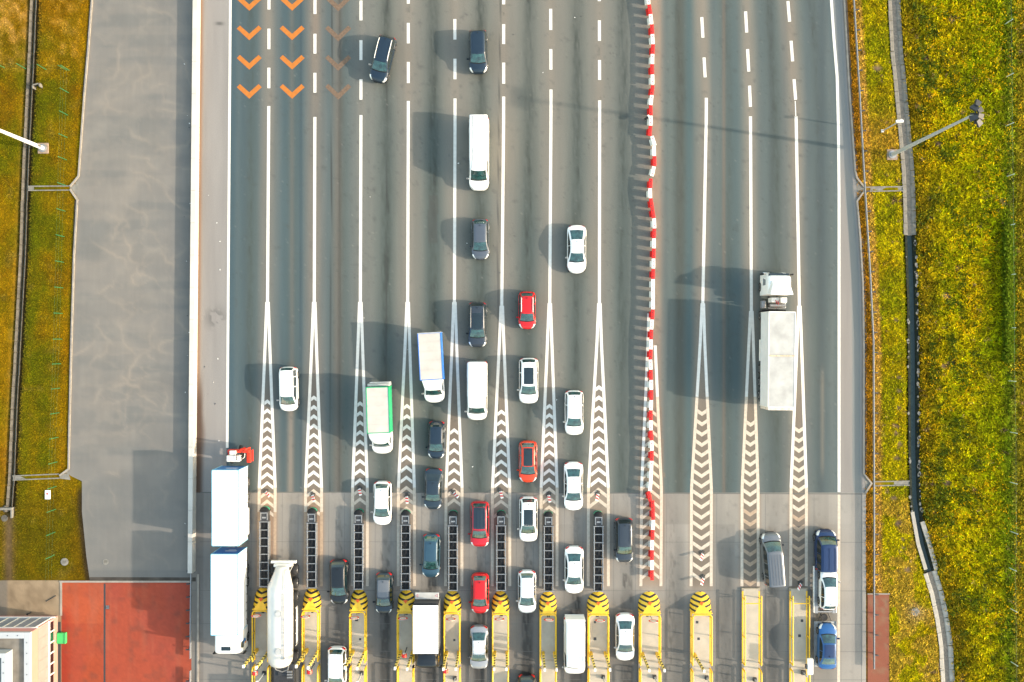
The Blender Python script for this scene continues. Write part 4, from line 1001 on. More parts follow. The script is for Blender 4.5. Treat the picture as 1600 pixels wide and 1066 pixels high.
cabover(r, 4.35, 1.75, 2.3, 2.75, 'black', skylight=False, glass=m_glass)
b = MB(); b.box(1.215, 1.235, -2.3, 2.3, 1.15, 1.35); b.build('side_stripe', m_yellow, r)

# left-hand road train: lorry, drawbar trailer, forklift on its tail
x, y = P(350.5, 929.5, 4.0); r = thing('box_lorry', 'big white lorry with light blue roof edges and white cab', 'truck', (x, y, 0), PI, 'the white road train on the left')
cargo(r, -3.85, 3.85, 2.52, 1.0, 4.0, m_wpanel, m_sidew, m_bluep, trim=m_ltblue, frame=.07)
b = MB(); b.box(-.75, .35, -3.875, -3.855, 2.5, 2.75); b.box(-.55, .15, -3.875, -3.855, 2.1, 2.25); b.build('door_panel', m_sidew, r)
chassis(r, -3.8, 5.4, axles=((-1.6, True), (-.3, True), (5.1, False)), R=.5, TW=2.5)
b = MB()
for yy in np.linspace(-3.4, 3.2, 9): b.box(-1.29, -1.262, yy-.03, yy+.03, .95, 1.25)
for yy in np.linspace(-3.4, 3.2, 9): b.box(1.262, 1.29, yy-.03, yy+.03, .95, 1.25)
b.build('curtain_buckle', m_dark, r)
for sg in (-1, 1):
    b = MB(); b.box(sg*1.2-.04, sg*1.2+.04, 1.0, 3.4, .45, .95); b.build('side_skirt', m_steel, r, bevel=.01)
cabover(r, 6.25, 2.35, 2.46, 3.5, 'white', deflector=.0)
for sg in (-1, 1):
    b = MB(); b.box(sg*1.245-.012, sg*1.245+.012, 5.0, 5.25, 1.3, 2.0, 0); b.box(sg*1.245-.011, sg*1.245+.011, 5.25, 5.45, 1.15, 1.55, 1); b.box(sg*1.245-.010, sg*1.245+.010, 4.88, 5.0, 1.55, 1.9, 0); b.build('door_emblem', [m_bluep, mat('amber_paint', (.72, .28, .03), .5)], r)
x, y = P(352, 794, 4.0); r = thing('box_trailer', 'big white box trailer with light blue roof edges behind the white lorry', 'trailer', (x, y, 0), PI, 'the white road train on the left')
cargo(r, -3.6, 3.6, 2.52, 1.0, 4.0, m_wpanel, m_sidew, m_bluep, trim=m_ltblue, frame=.07)
b = MB(); b.box(-.75, .35, -3.625, -3.605, 2.5, 2.75); b.build('door_panel', m_sidew, r)
chassis(r, -3.6, 3.4, axles=((-1.9, True), (-.6, True)), R=.5, TW=2.5)
for sg in (-1, 1):
    b = MB(); b.box(sg*1.22-.04, sg*1.22+.04, .6, 3.2, .5, .95); b.build('side_skirt', m_wpanel, r, bevel=.01)
b = MB(); b.tube([(0, 3.2, .7), (0, 5.0, .7)], .08, 8); b.build('drawbar', m_dark, r)
b = MB()
for yy in np.linspace(-3.3, 3.3, 9): b.box(1.262, 1.29, yy-.03, yy+.03, .95, 1.25); b.box(-1.29, -1.262, yy-.03, yy+.03, .95, 1.25)
b.build('curtain_buckle', m_dark, r)
# red forklift carried on the trailer's tail (local +y points to the trailer)
m_redf = mat('red_machine_paint', (.62, .035, .012), .45, noise=.1, nscale=3)
x, y = P(371.5, 712, 1.6); r = thing('forklift', 'red forklift hung on the back of the box trailer', 'forklift', (x, y, .75), PI)
b = MB(); b.box(-1.05, 1.05, -.55, -.25, .0, .75); b.box(-1.1, -.75, -.5, .75, .0, .45); b.box(.55, 1.1, -.5, .55, .0, .45); b.build('body', m_redf, r, bevel=.05)
b = MB(); b.box(-.28, .95, -.05, .55, .55, 1.35); b.build('counterweight', m_wplast, r, bevel=.06)
b = MB(); b.box(.15, .75, -.5, -.1, .4, 1.15); b.build('fuel_tank', m_wplast, r, bevel=.08)
b = MB()
for xx in (-.95, -.5): b.box(xx-.06, xx+.06, -.75, -.6, .0, 1.7)
b.box(-1.0, -.45, -.72, -.63, 1.55, 1.7); b.build('mast', m_redf, r, bevel=.02)
b = MB()
for xx in (-1.25, -.7): b.box(xx-.06, xx+.06, -.5, .65, .05, .14)
b.build('fork', m_redf, r)
b = MB(); b.tube([(-.55,-.5,.7),(-.6,-.5,1.5),(-.6,.35,1.5),(-.55,.35,.7)], .04, 6); b.tube([(-.05,-.5,.7),(-.1,-.5,1.5),(-.1,.35,1.5),(-.05,.35,.7)], .04, 6); b.build('cage', m_black, r)
b = MB(); b.box(-.5, -.15, -.2, .1, .45, .62); b.box(-.5, -.15, .1, .2, .45, 1.0); b.build('seat', m_black, r, bevel=.04)
for xx, yy in ((-.9, .6), (.85, .6), (0, -.62)):
    w_ = wheel(r, xx, yy, .3, .24); w_.location.z = -.1
b = MB(); b.tube([(-.3,.1,1.0),(-.55,.3,1.15),(-.75,.1,1.1),(-.7,-.2,.9)], .035, 6); b.build('hose', m_wplast, r)

# white lorry on the right, driving away
x, y = P(1221.5, 562, 3.9); r = thing('articulated_lorry', 'white articulated lorry with dirty two-panel trailer roof, driving away', 'truck', (x, y, 0), math.radians(-.6))
cargo(r, -4.55, 4.55, 2.50, 1.1, 3.9, m_dirtyroof, m_sidew, mat('rusty_tail', (.58, .50, .42), .7, noise=.35, nscale=3), trim=m_wplast, frame=.08)
b = MB(); b.box(-1.22, 1.22, .30, .42, 3.9, 3.96); b.build('roof_joint', mat('rusty_joint', (.52, .40, .28), .8, noise=.3), r)
b = MB()
for yy in (3.9, 2.9, 1.9, -.9, -1.9, -2.9, -3.9): b.box(-1.2, 1.2, yy-.025, yy+.025, 3.9, 3.912)
b.build('roof_bow', m_dirtyroof, r)
b = MB(); b.box(-1.2, 1.2, -4.86, -4.6, 1.0, 3.7); b.build('tailgate', mat('rusty_tailgate', (.62, .55, .47), .7, noise=.3, nscale=3), r, bevel=.04)
chassis(r, -4.5, 7.9, axles=((-3.6, True), (-2.3, True), (-1.0, True), (4.3, True), (7.1, False)), R=.5, TW=2.5)
for sg in (-1, 1):
    b = MB(); b.box(sg*1.2-.05, sg*1.2+.05, -.2, 1.9, .5, .95); b.build('side_skirt', m_wplast, r, bevel=.02)
    b = MB(); b.box(min(sg*.75,sg*1.22), max(sg*.75,sg*1.22), 5.0, 5.75, .5, 1.1); b.build('fuel_tank', m_steel, r, bevel=.1)
b = MB(); b.box(-1.2, 1.2, 3.75, 4.85, 1.06, 1.1); b.build('mudguard', m_black, r)
b = MB(); b.box(-.55, .2, 5.55, 6.0, 1.0, 2.2, 0); b.box(.25, .85, 5.5, 6.0, 1.0, 2.6, 0); b.build('air_unit', m_wplast, r, bevel=.05)
b = MB(); b.tube([(-.6, 5.25, 1.9), (.9, 5.25, 1.9)], .16, 10); b.tube([(-.7, 5.0, 1.6), (.95, 5.0, 1.6)], .06, 8); b.build('air_tank', m_steel, r, smooth=50)
b = MB(); b.tube([(-.2,6.0,2.0),(-.1,5.6,2.3),(.1,5.4,1.8),(.1,5.0,1.5)], .04, 6); b.tube([(.0,6.0,2.0),(.1,5.5,2.3),(.3,5.2,1.6)], .04, 6); b.build('hose', m_redlamp, r)
cabover(r, 8.45, 2.2, 2.46, 3.05, 'white', deflector=.75, skylight=False, glass=m_glass)
b = MB(); b.box(-1.0, 1.0, 8.02, 8.32, 2.62, 2.70); b.build('sun_visor', m_glassd, r, bevel=.02)

# tanker
x, y = P(438, 976, 2.3); r = thing('tanker', 'white tanker lorry with tapered tail between the first two toll islands', 'tanker', (x, y, 0), PI)
prof = [(-5.55, 1.55, .50), (-5.5, 1.55, .62), (-4.9, 1.75, .80), (-4.0, 2.2, 1.12), (-3.75, 2.28, 1.22), (-3.4, 2.3, 1.25), (3.0, 2.3, 1.25), (3.5, 2.3, 1.18), (3.85, 2.28, .98), (4.05, 2.25, .65), (4.12, 2.25, .2)]
b = MB(); b.rings([[(rr*math.cos(2*PI*i/28)*(.98), yy, zc+rr*math.sin(2*PI*i/28)) for i in range(28)] for yy, zc, rr in prof]); b.build('tank', mat('tank_paint', (.56, .545, .515), .35, coat=.3, noise=.06, nscale=.8), r, smooth=50, fix=True)
for yy in (-1.4, 2.2):
    b = MB(); b.disc((-.1, yy), .34, 3.5, 3.60, 20); b.disc((-.1, yy), .26, 3.60, 3.63, 16); b.build('manhole_lid', m_greyp, r, bevel=.02)
b = MB(); b.box(-.62, -.38, -3.3, 3.0, 3.44, 3.50)
for yy in np.linspace(-3.2, 2.9, 16): b.box(-.66, -.34, yy-.02, yy+.02, 3.50, 3.52)
b.build('walkway', m_greyp, r)
b = MB(); b.tube([(-.70,-3.3,3.75),(-.70,2.9,3.75)], .025, 6)
for yy in np.linspace(-3.3, 2.9, 6): b.tube([(-.70,yy,3.3),(-.70,yy,3.75)], .02, 6)
b.build('handrail', m_steel, r)
b = MB()
for xx in (-.95, -.55): b.tube([(xx,-5.5,.9),(xx,-5.2,2.4),(xx,-3.6,3.5)], .03, 6)
for t in np.linspace(0, 1, 10): yy = -5.2+1.6*t; zz = 2.4+1.1*t; b.tube([(-.95,yy,zz),(-.55,yy,zz)], .02, 5)
b.build('ladder', m_wplast, r)
b = MB(); b.box(-1.24, 1.24, -5.9, -5.66, .75, 1.15); b.build('rear_bumper', m_wplast, r, bevel=.03)
b = MB(); b.box(-.85, .85, -5.66, -5.4, .7, 1.6); b.build('rear_frame', m_wplast, r, bevel=.04)
for sg in (-1, 1):
    b = MB(); b.tube([(sg*1.25,-1.3,.95),(sg*1.25,2.4,.95)], .045, 6); b.tube([(sg*1.25,-1.3,.6),(sg*1.25,2.4,.6)], .04, 6)
    for yy in (-1.3,-.1,1.2,2.4): b.tube([(sg*1.25,yy,.55),(sg*1.25,yy,1.3)], .04, 6)
    b.build('side_guard', m_wplast, r)
chassis(r, -5.4, 8.6, axles=((-4.9, True), (-3.6, True), (-2.3, True), (3.6, True), (7.6, False)), R=.52, TW=2.62)
b = MB(); b.box(-1.05, .95, 4.2, 6.3, .92, 1.15); b.box(-.5, .5, 4.4, 5.4, 1.15, 1.3); b.build('fifth_wheel', m_dark, r, bevel=.04)
for k in range(3):
    b = MB(); b.tube([(-.95+.0*k, 4.9+.28*k, 1.45), (-.45, 4.9+.28*k, 1.45)], .11, 8); b.build('air_tank', m_steel, r, smooth=50)
b = MB(); b.tube([(.8,3.9,2.0),(.6,4.6,1.7),(0,4.85,1.6),(-.6,4.6,1.7),(-.8,3.6,2.2),(-1.0,2.6,2.9)], .06, 8); b.build('hose', m_hose, r, smooth=60)
cabover(r, 8.9, 2.3, 2.46, 3.0, 'navy', skylight=True)

# recovery truck with a white car on its bed, drawing a trailer with a blue car
x, y = P(1290.5, 900, .9); r = thing('recovery_truck', 'dark blue recovery truck with ribbed roof, carrying a white car', 'truck', (x, y, 0), 0)
car('x', '', '', 0, 0, 4.0, 2.02, 'combi', 'royal', root=r, wheels=False, H=2.0, bars=3, group=None)
for ch in list(r.children): ch.location = (0, 2.55, 0)
for xx in (-.35, .35):
    b = MB(); b.box(xx-.22, xx+.22, 3.72, 3.80, 1.10, 1.165); b.build('bonnet_vent', m_black, r, bevel=.015)
b = MB(); b.box(-1.02, -.72, -3.75, .5, .62, .72); b.box(.72, 1.02, -3.75, .5, .62, .72)
for yy in np.linspace(-3.6, .3, 9): b.box(-.72, .72, yy-.06, yy+.06, .63, .70)
b.build('flatbed', m_steel, r)
for sg in (-1, 1):
    b = MB(); b.box(sg*1.10-.06, sg*1.10+.06, -3.7, .9, .50, .60); b.box(sg*1.10-.04, sg*1.10+.04, -3.7, .9, .60, .74); b.build('side_rail', m_wplast, r, bevel=.01)
for yy in (3.65, -1.9):
    for sg in (-1, 1): wheel(r, sg*.9, yy, .35, .24)
chassis(r, -3.7, 2.6, W=.8, z0=.4, z1=.6, axles=())
b = MB(); b.box(-.9, .9, .62, .74, .62, 1.5); b.build('headboard', PAINT['royal'], r, bevel=.02)
car('hatchback', 'white hatchback loaded on the dark blue recovery truck', 'car', 1294.5, 920.5, 4.10, 1.70, 'hatch', 'pearl', down=False, z0=.72, yaw=-.5, group='cars carried on trailers')
x, y = P(1289, 1007, .6); r = thing('car_trailer', 'flat grey car trailer under the blue car', 'trailer', (x, y, 0), 0)
b = MB(); b.box(-1.08, 1.08, -2.2, 2.28, .52, .62); b.build('deck', mat('trailer_deck', (.34, .35, .35), .7, .3, noise=.15, nscale=4), r, bevel=.02)
for sg in (-1, 1):
    b = MB(); b.box(sg*1.08-.03, sg*1.08+.03, -2.2, 2.28, .6, .70); b.build('side_rail', m_steel, r)
    for yy in (-.4, .35): wheel(r, sg*.85, yy-.2, .26, .2)
b = MB(); b.tube([(-.7,2.2,.5),(0,4.0,.55)], .05, 8); b.tube([(.7,2.2,.5),(0,4.0,.55)], .05, 8); b.build('drawbar', m_dark, r)
b = MB(); b.rings([[(rr*math.cos(2*PI*i/18)-.12, 2.72+rr*math.sin(2*PI*i/18), zz) for i in range(18)] for rr, zz in ((.18,.60),(.33,.60),(.36,.68),(.33,.78),(.18,.76))]); b.build('spare_wheel', m_tyre, r, smooth=40)
b = MB(); b.disc((-.12, 2.72), .17, .6, .72, 16); b.build('spare_rim', m_rim, r)
car('sedan', 'blue sedan loaded on the flat grey trailer', 'car', 1292.5, 1010, 4.52, 1.78, 'sedan', 'blue', down=False, z0=.62, yaw=-1, group='cars carried on trailers', roof='royal')
# ------------------------------------------------------------------ concrete wall, guard rails, barrier row
b = MB(); p = W_(dense([(312,-350),(309,0),(303.2,600),(301,893)], 47))
for k, (a, c) in enumerate(zip(p[:-1], p[1:])):
    q = (a[0]+(c[0]-a[0])*.994, a[1]+(c[1]-a[1])*.994)
    sweep(b, [a, q], [(-.30,-.05),(-.27,.20),(-.22,.80),(.22,.80),(.27,.20),(.30,-.05)], 0, True)
tag(b.build('concrete_barrier', mat('whitewashed_concrete', (.48, .45, .41), .8, noise=.10, nscale=.6)), 'long white concrete wall between the parking lot and the toll road', 'barrier wall')

def guard_rail(label, poly, side, step=2.0, z=.72, name='guard_rail'):
    w = W_(poly); r = thing(name, label, 'guard rail', (w[0][0], w[0][1], 0)); o = Vector((w[0][0], w[0][1], 0))
    loc = [(x-o.x, y-o.y) for x, y in w]; b = MB()
    sweep(b, loc, [(-.05,z-.30),(-.02,z-.24),(-.06,z-.15),(-.02,z-.06),(-.05,z),(.03,z),(.05,z-.06),(.02,z-.15),(.05,z-.24),(.03,z-.30)], 0, True)
    b.build('rail', m_steel, r, smooth=40)
    L = 0; pts = []
    segs = [(Vector((*a, 0)), Vector((*c, 0))) for a, c in zip(loc[:-1], loc[1:])]; tot = sum((c-a).length for a, c in segs)
    proto = None; d = 1.0
    while d < tot:
        q = d
        for a, c in segs:
            l = (c-a).length
            if q <= l: pos = a+(c-a)*(q/l); dr = (c-a)/l; break
            q -= l
        n = Vector((dr.y, -dr.x, 0))*side
        if proto is None:
            b = MB(); b.box(-.05, .05, -.05, .05, -.1, .72); b.box(.0, .26, -.06, .06, .60, .70); proto = b.build('post', m_dark, r); o_ = proto
        else: o_ = proto.copy(); COL.objects.link(o_)
        o_.parent = r; o_.location = pos+n*.16; o_.rotation_euler = (0, 0, math.atan2(n.y, n.x) if True else 0); d += step
    return r
guard_rail('long steel guard rail along the grass right of the road', [(1326,-90),(1329,-20),(1339,140),(1346,267),(1356,430),(1361,534),(1362,800),(1362,1042)], -1)
guard_rail('short steel guard rail beside the red paving, running on from the white wall', [(302,874),(301,950),(300.5,1026)], 1, 1.3)
guard_rail('short steel guard rail beside the red paving at the bottom edge', [(300.5,1045),(300,1130)], 1, 1.3)

BX = [(1012,-60),(1012,0),(1015,20),(1018,45),(1019.5,75),(1018,105),(1019,135),(1016,165),(1016,190),(1014.5,212),(1020.5,222),(1022,258),(1016,282),(1015,305),(1019,330),(1021.5,350),(1021,380),(1019.5,440),(1019.5,484),(1017,515),(1015.5,560),(1017,610),(1016,660),(1018,705),(1016,750),(1014,775),(1019,784),(1020,812),(1018,850),(1018,910)]
RW = [(-38,'w'),(-22,'r'),(-7,'w'),(9,'r'),(24,'w'),(40,'r'),(55,'w'),(71,'r'),(86,'w'),(102,'r'),(118,'w'),(135,'r'),(150,'w'),(166,'r'),(182,'w'),(198,'r'),(213.5,'w'),(229.5,'w'),(245,'r'),(261,'w'),(280,'r'),(295,'w'),(311,'r'),(326,'r'),(342,'w'),(358,'r'),(373,'w'),(389,'r'),(404.5,'w'),(421,'r'),(436.5,'w'),(452,'w'),(468,'w'),(484,'r'),(499.5,'w'),(515,'r'),(530.5,'w'),(546,'r'),(562,'w'),(578,'r'),(593.5,'w'),(609,'r'),(625,'w'),(641,'r'),(656.5,'w'),(672,'r'),(688,'w'),(704,'r'),(719.5,'w'),(735,'w'),(751,'w'),(767,'r'),(781,'r'),(796,'r'),(811.5,'w'),(827,'r'),(843,'w'),(858.5,'r'),(874,'w'),(890,'r')]
def barrier_mesh(nm, m_):
    b = MB(); L = .975
    prof = [(-.25, 0), (-.25, .22), (-.15, .42), (-.12, .74), (.12, .74), (.15, .42), (.25, .22), (.25, 0)]
    b.rings([[(x, y, z) for x, z in prof] for y in (-.30, .30)])
    b.box(-.175, .175, -L/2, L/2, .742, .85)
    o = b.build(nm, m_, None, bevel=.02, smooth=50); return o
def make_barrier(red):
    t = thing('barrier_segment', '', 'barrier', (0, 0, 0))
    o = barrier_mesh('shell', m_red if red else m_wplast); o.parent = t
    b = MB(); b.disc((0, -.22), .05, .84, .88, 10); b.disc((0, .22), .05, .84, .88, 10); b.build('filler_cap', m_dark if red else m_redlamp, t)
    return t
PROTO = {'r': make_barrier(True), 'w': make_barrier(False)}; first = {'r': True, 'w': True}
near = {('r', 890): 'last red plastic barrier at the foot of the row, nearest the striped island nose', ('w', 874): 'last white plastic barrier at the foot of the row, second from its end',
        ('r', 781): 'red plastic barrier jutting right where the row jogs beside the asphalt edge', ('r', 767): 'red plastic barrier at the asphalt edge, just above the sideways jog of the row'}
for y, k in RW:
    ym = y+7.8; jx = random.uniform(-.6, .6); x = pl(BX, ym); x2 = pl(BX, ym+6); x1 = pl(BX, ym-6); h = .5
    wx_, wy_ = P(x, ym, h); rz = math.atan2(x2-x1, 12)+random.uniform(-.03, .03)
    lab = near.get((k, y), 'red plastic barrier segment within the long red and white row' if k == 'r' else 'white plastic barrier segment within the long red and white row')
    grp = 'red barrier segments' if k == 'r' else 'white barrier segments'
    if first[k]:
        t = PROTO[k]; t.location = (wx_, wy_, 0); t.rotation_euler = (0, 0, rz); t['label'] = lab; t['group'] = grp; first[k] = False
    else: again(PROTO[k], (wx_, wy_, 0), rz, lab, grp)

# ------------------------------------------------------------------ toll islands
ISL = [411, 488, 561, 635, 707, 782, 856, 934, 1014, 1094, 1172.5, 1246.5]
IW = [27, 27, 26.5, 27, 27, 27, 27, 33.5, 33.5, 32.5, 28.5, 28.5]
DESC = ['toll island left of the white tanker', 'toll island right of the white tanker', 'toll island between black car and silver-roofed hatchback', 'toll island left of the black-cab lorry',
        'toll island right of the black-cab lorry', 'toll island right of the silver sedan', 'toll island left of the square white van', 'toll island right of the square white van',
        'toll island below the red and white barriers', 'striped toll island between two empty lanes', 'square-ended toll island with bare deck', 'square-ended toll island with white cabinet']
NT = [918, 918, 920, 921, 922, 923, 924, 924, 924, 924, 924, 924]
m_nose = stripe_mat('nose_stripes', (.76, .46, .025), (.015, .014, .013), .48, .30, 'yx', .40)
m_arm = stripe_mat('arm_stripes', (.80, .62, .14), (.012, .012, .012), .72, .5, 'z', .42)
def island(i):
    xc, w, y0 = ISL[i], IW[i]*M, NT[i]; x, y = P(xc, y0+30)   # local origin at the back of the nose, +y to the top of the photo
    square = i >= 10; lab = ('pale square-ended ' if square else 'yellow-nosed ')+DESC[i].replace('square-ended ', '').replace('striped ', '')
    if i == 9: lab = 'yellow-nosed toll island standing alone between two empty lanes'
    t = thing('toll_island', lab, 'toll island', (x, y, 0), 0, 'toll islands'); hw = w/2; ye = -11.5 if not square else -11.5
    b = MB(); b.box(-hw, hw, ye, .02 if not square else 2.3, -.05, .20, 0); b.build('kerb', m_islk, t, bevel=.03)
    b = MB()
    for sg in (-1, 1):
        for a, c in ((-5.2, .0 if not square else 2.0), (ye+.1, -5.8)): b.box(sg*(hw-.09)-.07, sg*(hw-.09)+.07, a, c, .19, .23)
    b.build('yellow_edge', m_yellow, t)
    b = MB()
    for a, c in ((-4.85, .0), (-8.0, -4.9), (ye+.1, -8.05)): b.box(-hw+.17, hw-.17, a, c if not (square and c == 0) else 2.2, .195, .225)
    b.build('deck', m_isl, t)
    b = MB(); rs = random.Random(i)
    spots = {2:[(-.05,-.0),(-.2,-.75),(.15,-2.7)], 4:[(.1,-.1),(.2,-2.65)], 5:[(.1,-.1)], 7:[(-.1,-.1),(-.3,-.75),(-.3,-2.4)], 8:[(-.2,-.1)], 9:[(-.35,-.75),(-.2,-2.4)], 11:[(.35,-.6),(.1,-2.1)], 10:[]}.get(i, [(.05,-.1)])
    for gx, gy in spots: s_ = rs.uniform(.10, .16); b.box(gx-s_, gx+s_, gy-.35-s_, gy-.35+s_, .22, .236)
    if spots: b.build('floor_grate', m_dark, t)
    if not square:
        b = MB(); n = 23; ts = np.linspace(0, 1, n); base = []; topp = []; hn = hw+.02; Ln = 1.9
        for u in ts:
            a = PI*(1-u); base.append((hn*math.cos(a)*1.0, Ln*max(0, math.sin(a))**.62, .0))
            v = abs(u-.5)*2; topp.append((math.copysign(hn*.74*v**1.0, math.cos(a)) if v > 1e-6 else 0, 1.0*(1-v)**.9, 1.05-.38*(1-v)**1.0))
        mid = [tuple(np.array(p)*.5+np.array(q)*.5+np.array((math.copysign(.06, p[0]) if abs(p[0]) > .05 else 0, .05, .10))) for p, q in zip(base, topp)]
        b.rings([base, mid, topp], 0, closed=False, cap0=False, cap1=False)
        back = [base[0], mid[0], topp[0], topp[-1], mid[-1], base[-1]]; b.add(back, [tuple(range(6))], 0)
        b.build('nose', m_nose, t, smooth=40, fix=True)
        b = MB(); tt = [(p[0], p[1], p[2]+.006) for p in topp]; b.add(tt, [tuple(range(len(tt)))], 0); b.build('nose_top', m_yellow2, t, fix=True)
        b = MB(); b.prism([(-.22, 1.05), (.22, 1.05), (0, .72)], .70, .84, 0); b.build('reflector', mat('amber_reflector', (.75, .10, .015), .3), t, bevel=.03)
        b = MB(); b.box(-hw+.05, hw-.05, -.06, .06, .2, 1.0); b.build('nose_back', m_yellow2, t, bevel=.02)
    return t
def railing(i):
    xc, w, y0 = ISL[i], IW[i]*M, NT[i]; x, y = P(xc, y0+30); hw = w/2-.10; square = i >= 10
    labs = DESC[i]; t = thing('safety_railing', 'yellow tube railing on the '+labs, 'railing', (x, y, .22), 0, 'yellow railings on the toll islands')
    ye = -5.1; ys = -.12 if not square else 1.75; r = .05
    for z, rr in ((.85, r+.02),):
        b = MB()
        if not square:
            c = .3; arc = [(c-c*math.cos(a), c*math.sin(a)) for a in np.linspace(0, PI/2, 5)]
            pts = [(-hw, ye, z)]+[(-hw+q[0], ys-c+q[1], z) for q in arc]+[(hw-q[0], ys-c+q[1], z) for q in arc[::-1]]+[(hw, ye, z)]
            b.tube(pts, rr, 8)
        else:
            for sg in (-1, 1): b.tube([(sg*hw, ye, z), (sg*hw, ys, z)], rr, 8)
            if z > .6: b.tube([(-hw, ys-.75, z), (hw, ys-.75, z)], .05, 8)
        b.build('rail', m_yellow, t, smooth=50)
    for sg in (-1, 1):
        b = MB(); b.tube([(sg*hw, ye, .0), (sg*hw, ye, .85)], r+.02, 8); b.build('end_post', m_yellow, t, smooth=50)
        for yy in (-2.4, ys-.4):
            b = MB(); b.tube([(sg*hw, yy, .0), (sg*hw, yy, .85)], .05, 8); b.box(sg*hw-.07, sg*hw+.07, yy-.05, yy+.05, .80, .93); b.build('post', m_yellow, t)
    t2 = thing('safety_railing', 'lower railing section on the '+labs, 'railing', (x, y, .22), 0, 'lower yellow railings on the toll islands')
    for sg in (-1, 1):
        b = MB(); c = .22
        for z in (.9,): b.tube([(sg*hw, -11.3, z), (sg*hw, -5.95, z), (sg*hw, -5.80, z-.06), (sg*hw, -5.72, z-.22), (sg*hw, -5.72, 0)], .075, 8)
        b.build('rail', m_yellow, t2, smooth=50)
    return t
ISLO = []
for i in range(12): ISLO.append(island(i)); railing(i)
# ring signs
proto = None
SP = {0:(411,952), 1:(486,953), 2:(560,955), 3:(634,956), 4:(707,957), 5:(781,957), 6:(856,958), 7:(934,959), 8:(1015,960)}
for i, (sxp, syp) in SP.items():
    x, y = P(sxp, syp); lab = 'round red-rimmed white sign on the '+DESC[i]
    if proto is None:
        t = thing('round_sign', lab, 'road sign', (x, y, .22), 0, 'round signs on the toll islands')
        b = MB(); b.tube([(0, 0, 0), (0, 0, 2.45)], .035, 8); b.box(-.14, .14, -.14, .14, 0, .05); b.build('pole', m_steel, t)
        # the face looks to the top of the photo and is tipped back a little
        def ringpts(r0, zc=2.2, dy=.05): return [(r0*math.cos(2*PI*k/28), dy, zc+r0*math.sin(2*PI*k/28)) for k in range(28)]
        b = MB(); b.rings([ringpts(.46), ringpts(.46, dy=.075)]); b.build('disc', m_wplast, t)
        b = MB(); b.rings([ringpts(.48, dy=.08), ringpts(.33, dy=.085)], closed=True, cap0=False, cap1=False); b.build('red_rim', m_red, t)
        b = MB(); b.box(-.22, .22, .082, .086, 2.16, 2.22); b.build('emblem', m_dark, t); proto = t
    else: again(proto, (x, y, .22), 0, lab)
# raised gate arms (striped boards standing upright) on both edges of the islands
proto = None
GA = [(0,-8,1014),(0,11,1016),(1,-7,1014),(1,10.5,1016),(2,-8,1016),(2,10,1017),(3,-8,1017),(3,10,1018),(4,-8.5,1018),(4,10,1018),(5,-8.5,1018),(5,10,1018),(6,-7.5,1019),(6,10,1019),(7,-11,1019),(7,11,1019),(8,-11,1020),(8,11.5,1020),(9,-10,1021)]
for i, dx, yy in GA:
    x, y = P(ISL[i]+dx, yy); lab = ('left' if dx < 0 else 'right')+' raised striped gate arm on the '+DESC[i]
    if i == 9: lab = 'single raised striped gate arm on the '+DESC[i]
    if proto is None:
        t = thing('gate_arm', lab, 'gate arm', (x, y, .22), 0, 'raised striped gate arms')
        b = MB(); b.box(-.13, .13, -.16, .16, 0, .95); b.build('post', m_yellow, t, bevel=.03)
        b = MB(); b.box(-.09, .09, -.13, .13, .95, 4.5); b.build('arm', m_arm, t)
        b = MB(); b.box(-.095, .095, -.135, .135, 4.5, 4.72); b.build('tip', m_wplast, t); proto = t
    else: again(proto, (x, y, .22), 0, lab)
# stop lamps
proto = None
for i, sxp, syp in ((0, 409, 1038), (1, 492, 1036), (3, 636, 1011), (4, 699, 1035)):
    x, y = P(sxp, syp); lab = 'red lamp head on the '+DESC[i]
    if proto is None:
        t = thing('signal_lamp', lab, 'signal lamp', (x, y, .22), 0, 'red lamp heads on the toll islands')
        b = MB(); b.tube([(0, 0, 0), (0, 0, 2.0)], .05, 8); b.build('pole', m_dark, t)
        b = MB(); b.rings([[(.27*math.cos(2*PI*k/8+.39), yy_, 2.2+.27*math.sin(2*PI*k/8+.39)) for k in range(8)] for yy_ in (-.16, .16)]); b.build('head', m_redlamp, t, bevel=.02)
        b = MB(); b.rings([[(.15*math.cos(2*PI*k/16), yy_, 2.2+.15*math.sin(2*PI*k/16)) for k in range(16)] for yy_ in (.15, .20)]); b.build('lens', m_wplast, t); proto = t
    else: again(proto, (x, y, .22), 0, lab)
# grey camera posts
proto = None
for i, sxp, syp in ((0, 414, 1050), (2, 566, 1050), (4, 711, 1058), (7, 942, 1056), (8, 1022, 1056), (9, 1103, 1057), (10, 1178, 1060)):
    x, y = P(sxp, syp); lab = 'grey camera post with dark foot on the '+DESC[i]
    if proto is None:
        t = thing('camera_post', lab, 'camera post', (x, y, .22), 0, 'camera posts on the toll islands')
        b = MB(); b.box(-.18, .18, -.18, .18, 0, .25); b.build('foot', m_dark, t, bevel=.02)
        b = MB(); b.tube([(0, 0, .2), (0, 0, 2.6)], .075, 10); b.build('pole', m_pole, t, smooth=50)
        b = MB(); b.box(-.09, .09, -.2, .2, 2.6, 2.78); b.build('camera', m_wplast, t, bevel=.03); proto = t
    else: again(proto, (x, y, .22), 0, lab)
x, y = P(1253.5, 1049); t = thing('white_cabinet', 'white equipment cabinet on a thin pole above the last square-ended toll island', 'cabinet', (x, y, .22))
b = MB(); b.tube([(0, 0, 0), (0, 0, 1.3), (0, 1.2, 2.0)], .06, 8); b.build('pole', m_pole, t, smooth=50)
b = MB(); b.box(-.26, .30, .55, 2.1, 1.9, 2.25); b.build('housing', m_wpanel, t, bevel=.08, smooth=50)
b = MB(); b.box(-.42, -.27, 1.1, 1.5, 1.9, 2.2); b.box(-.22, .22, -.2, .2, 0, .3); b.build('bracket', m_dark, t)

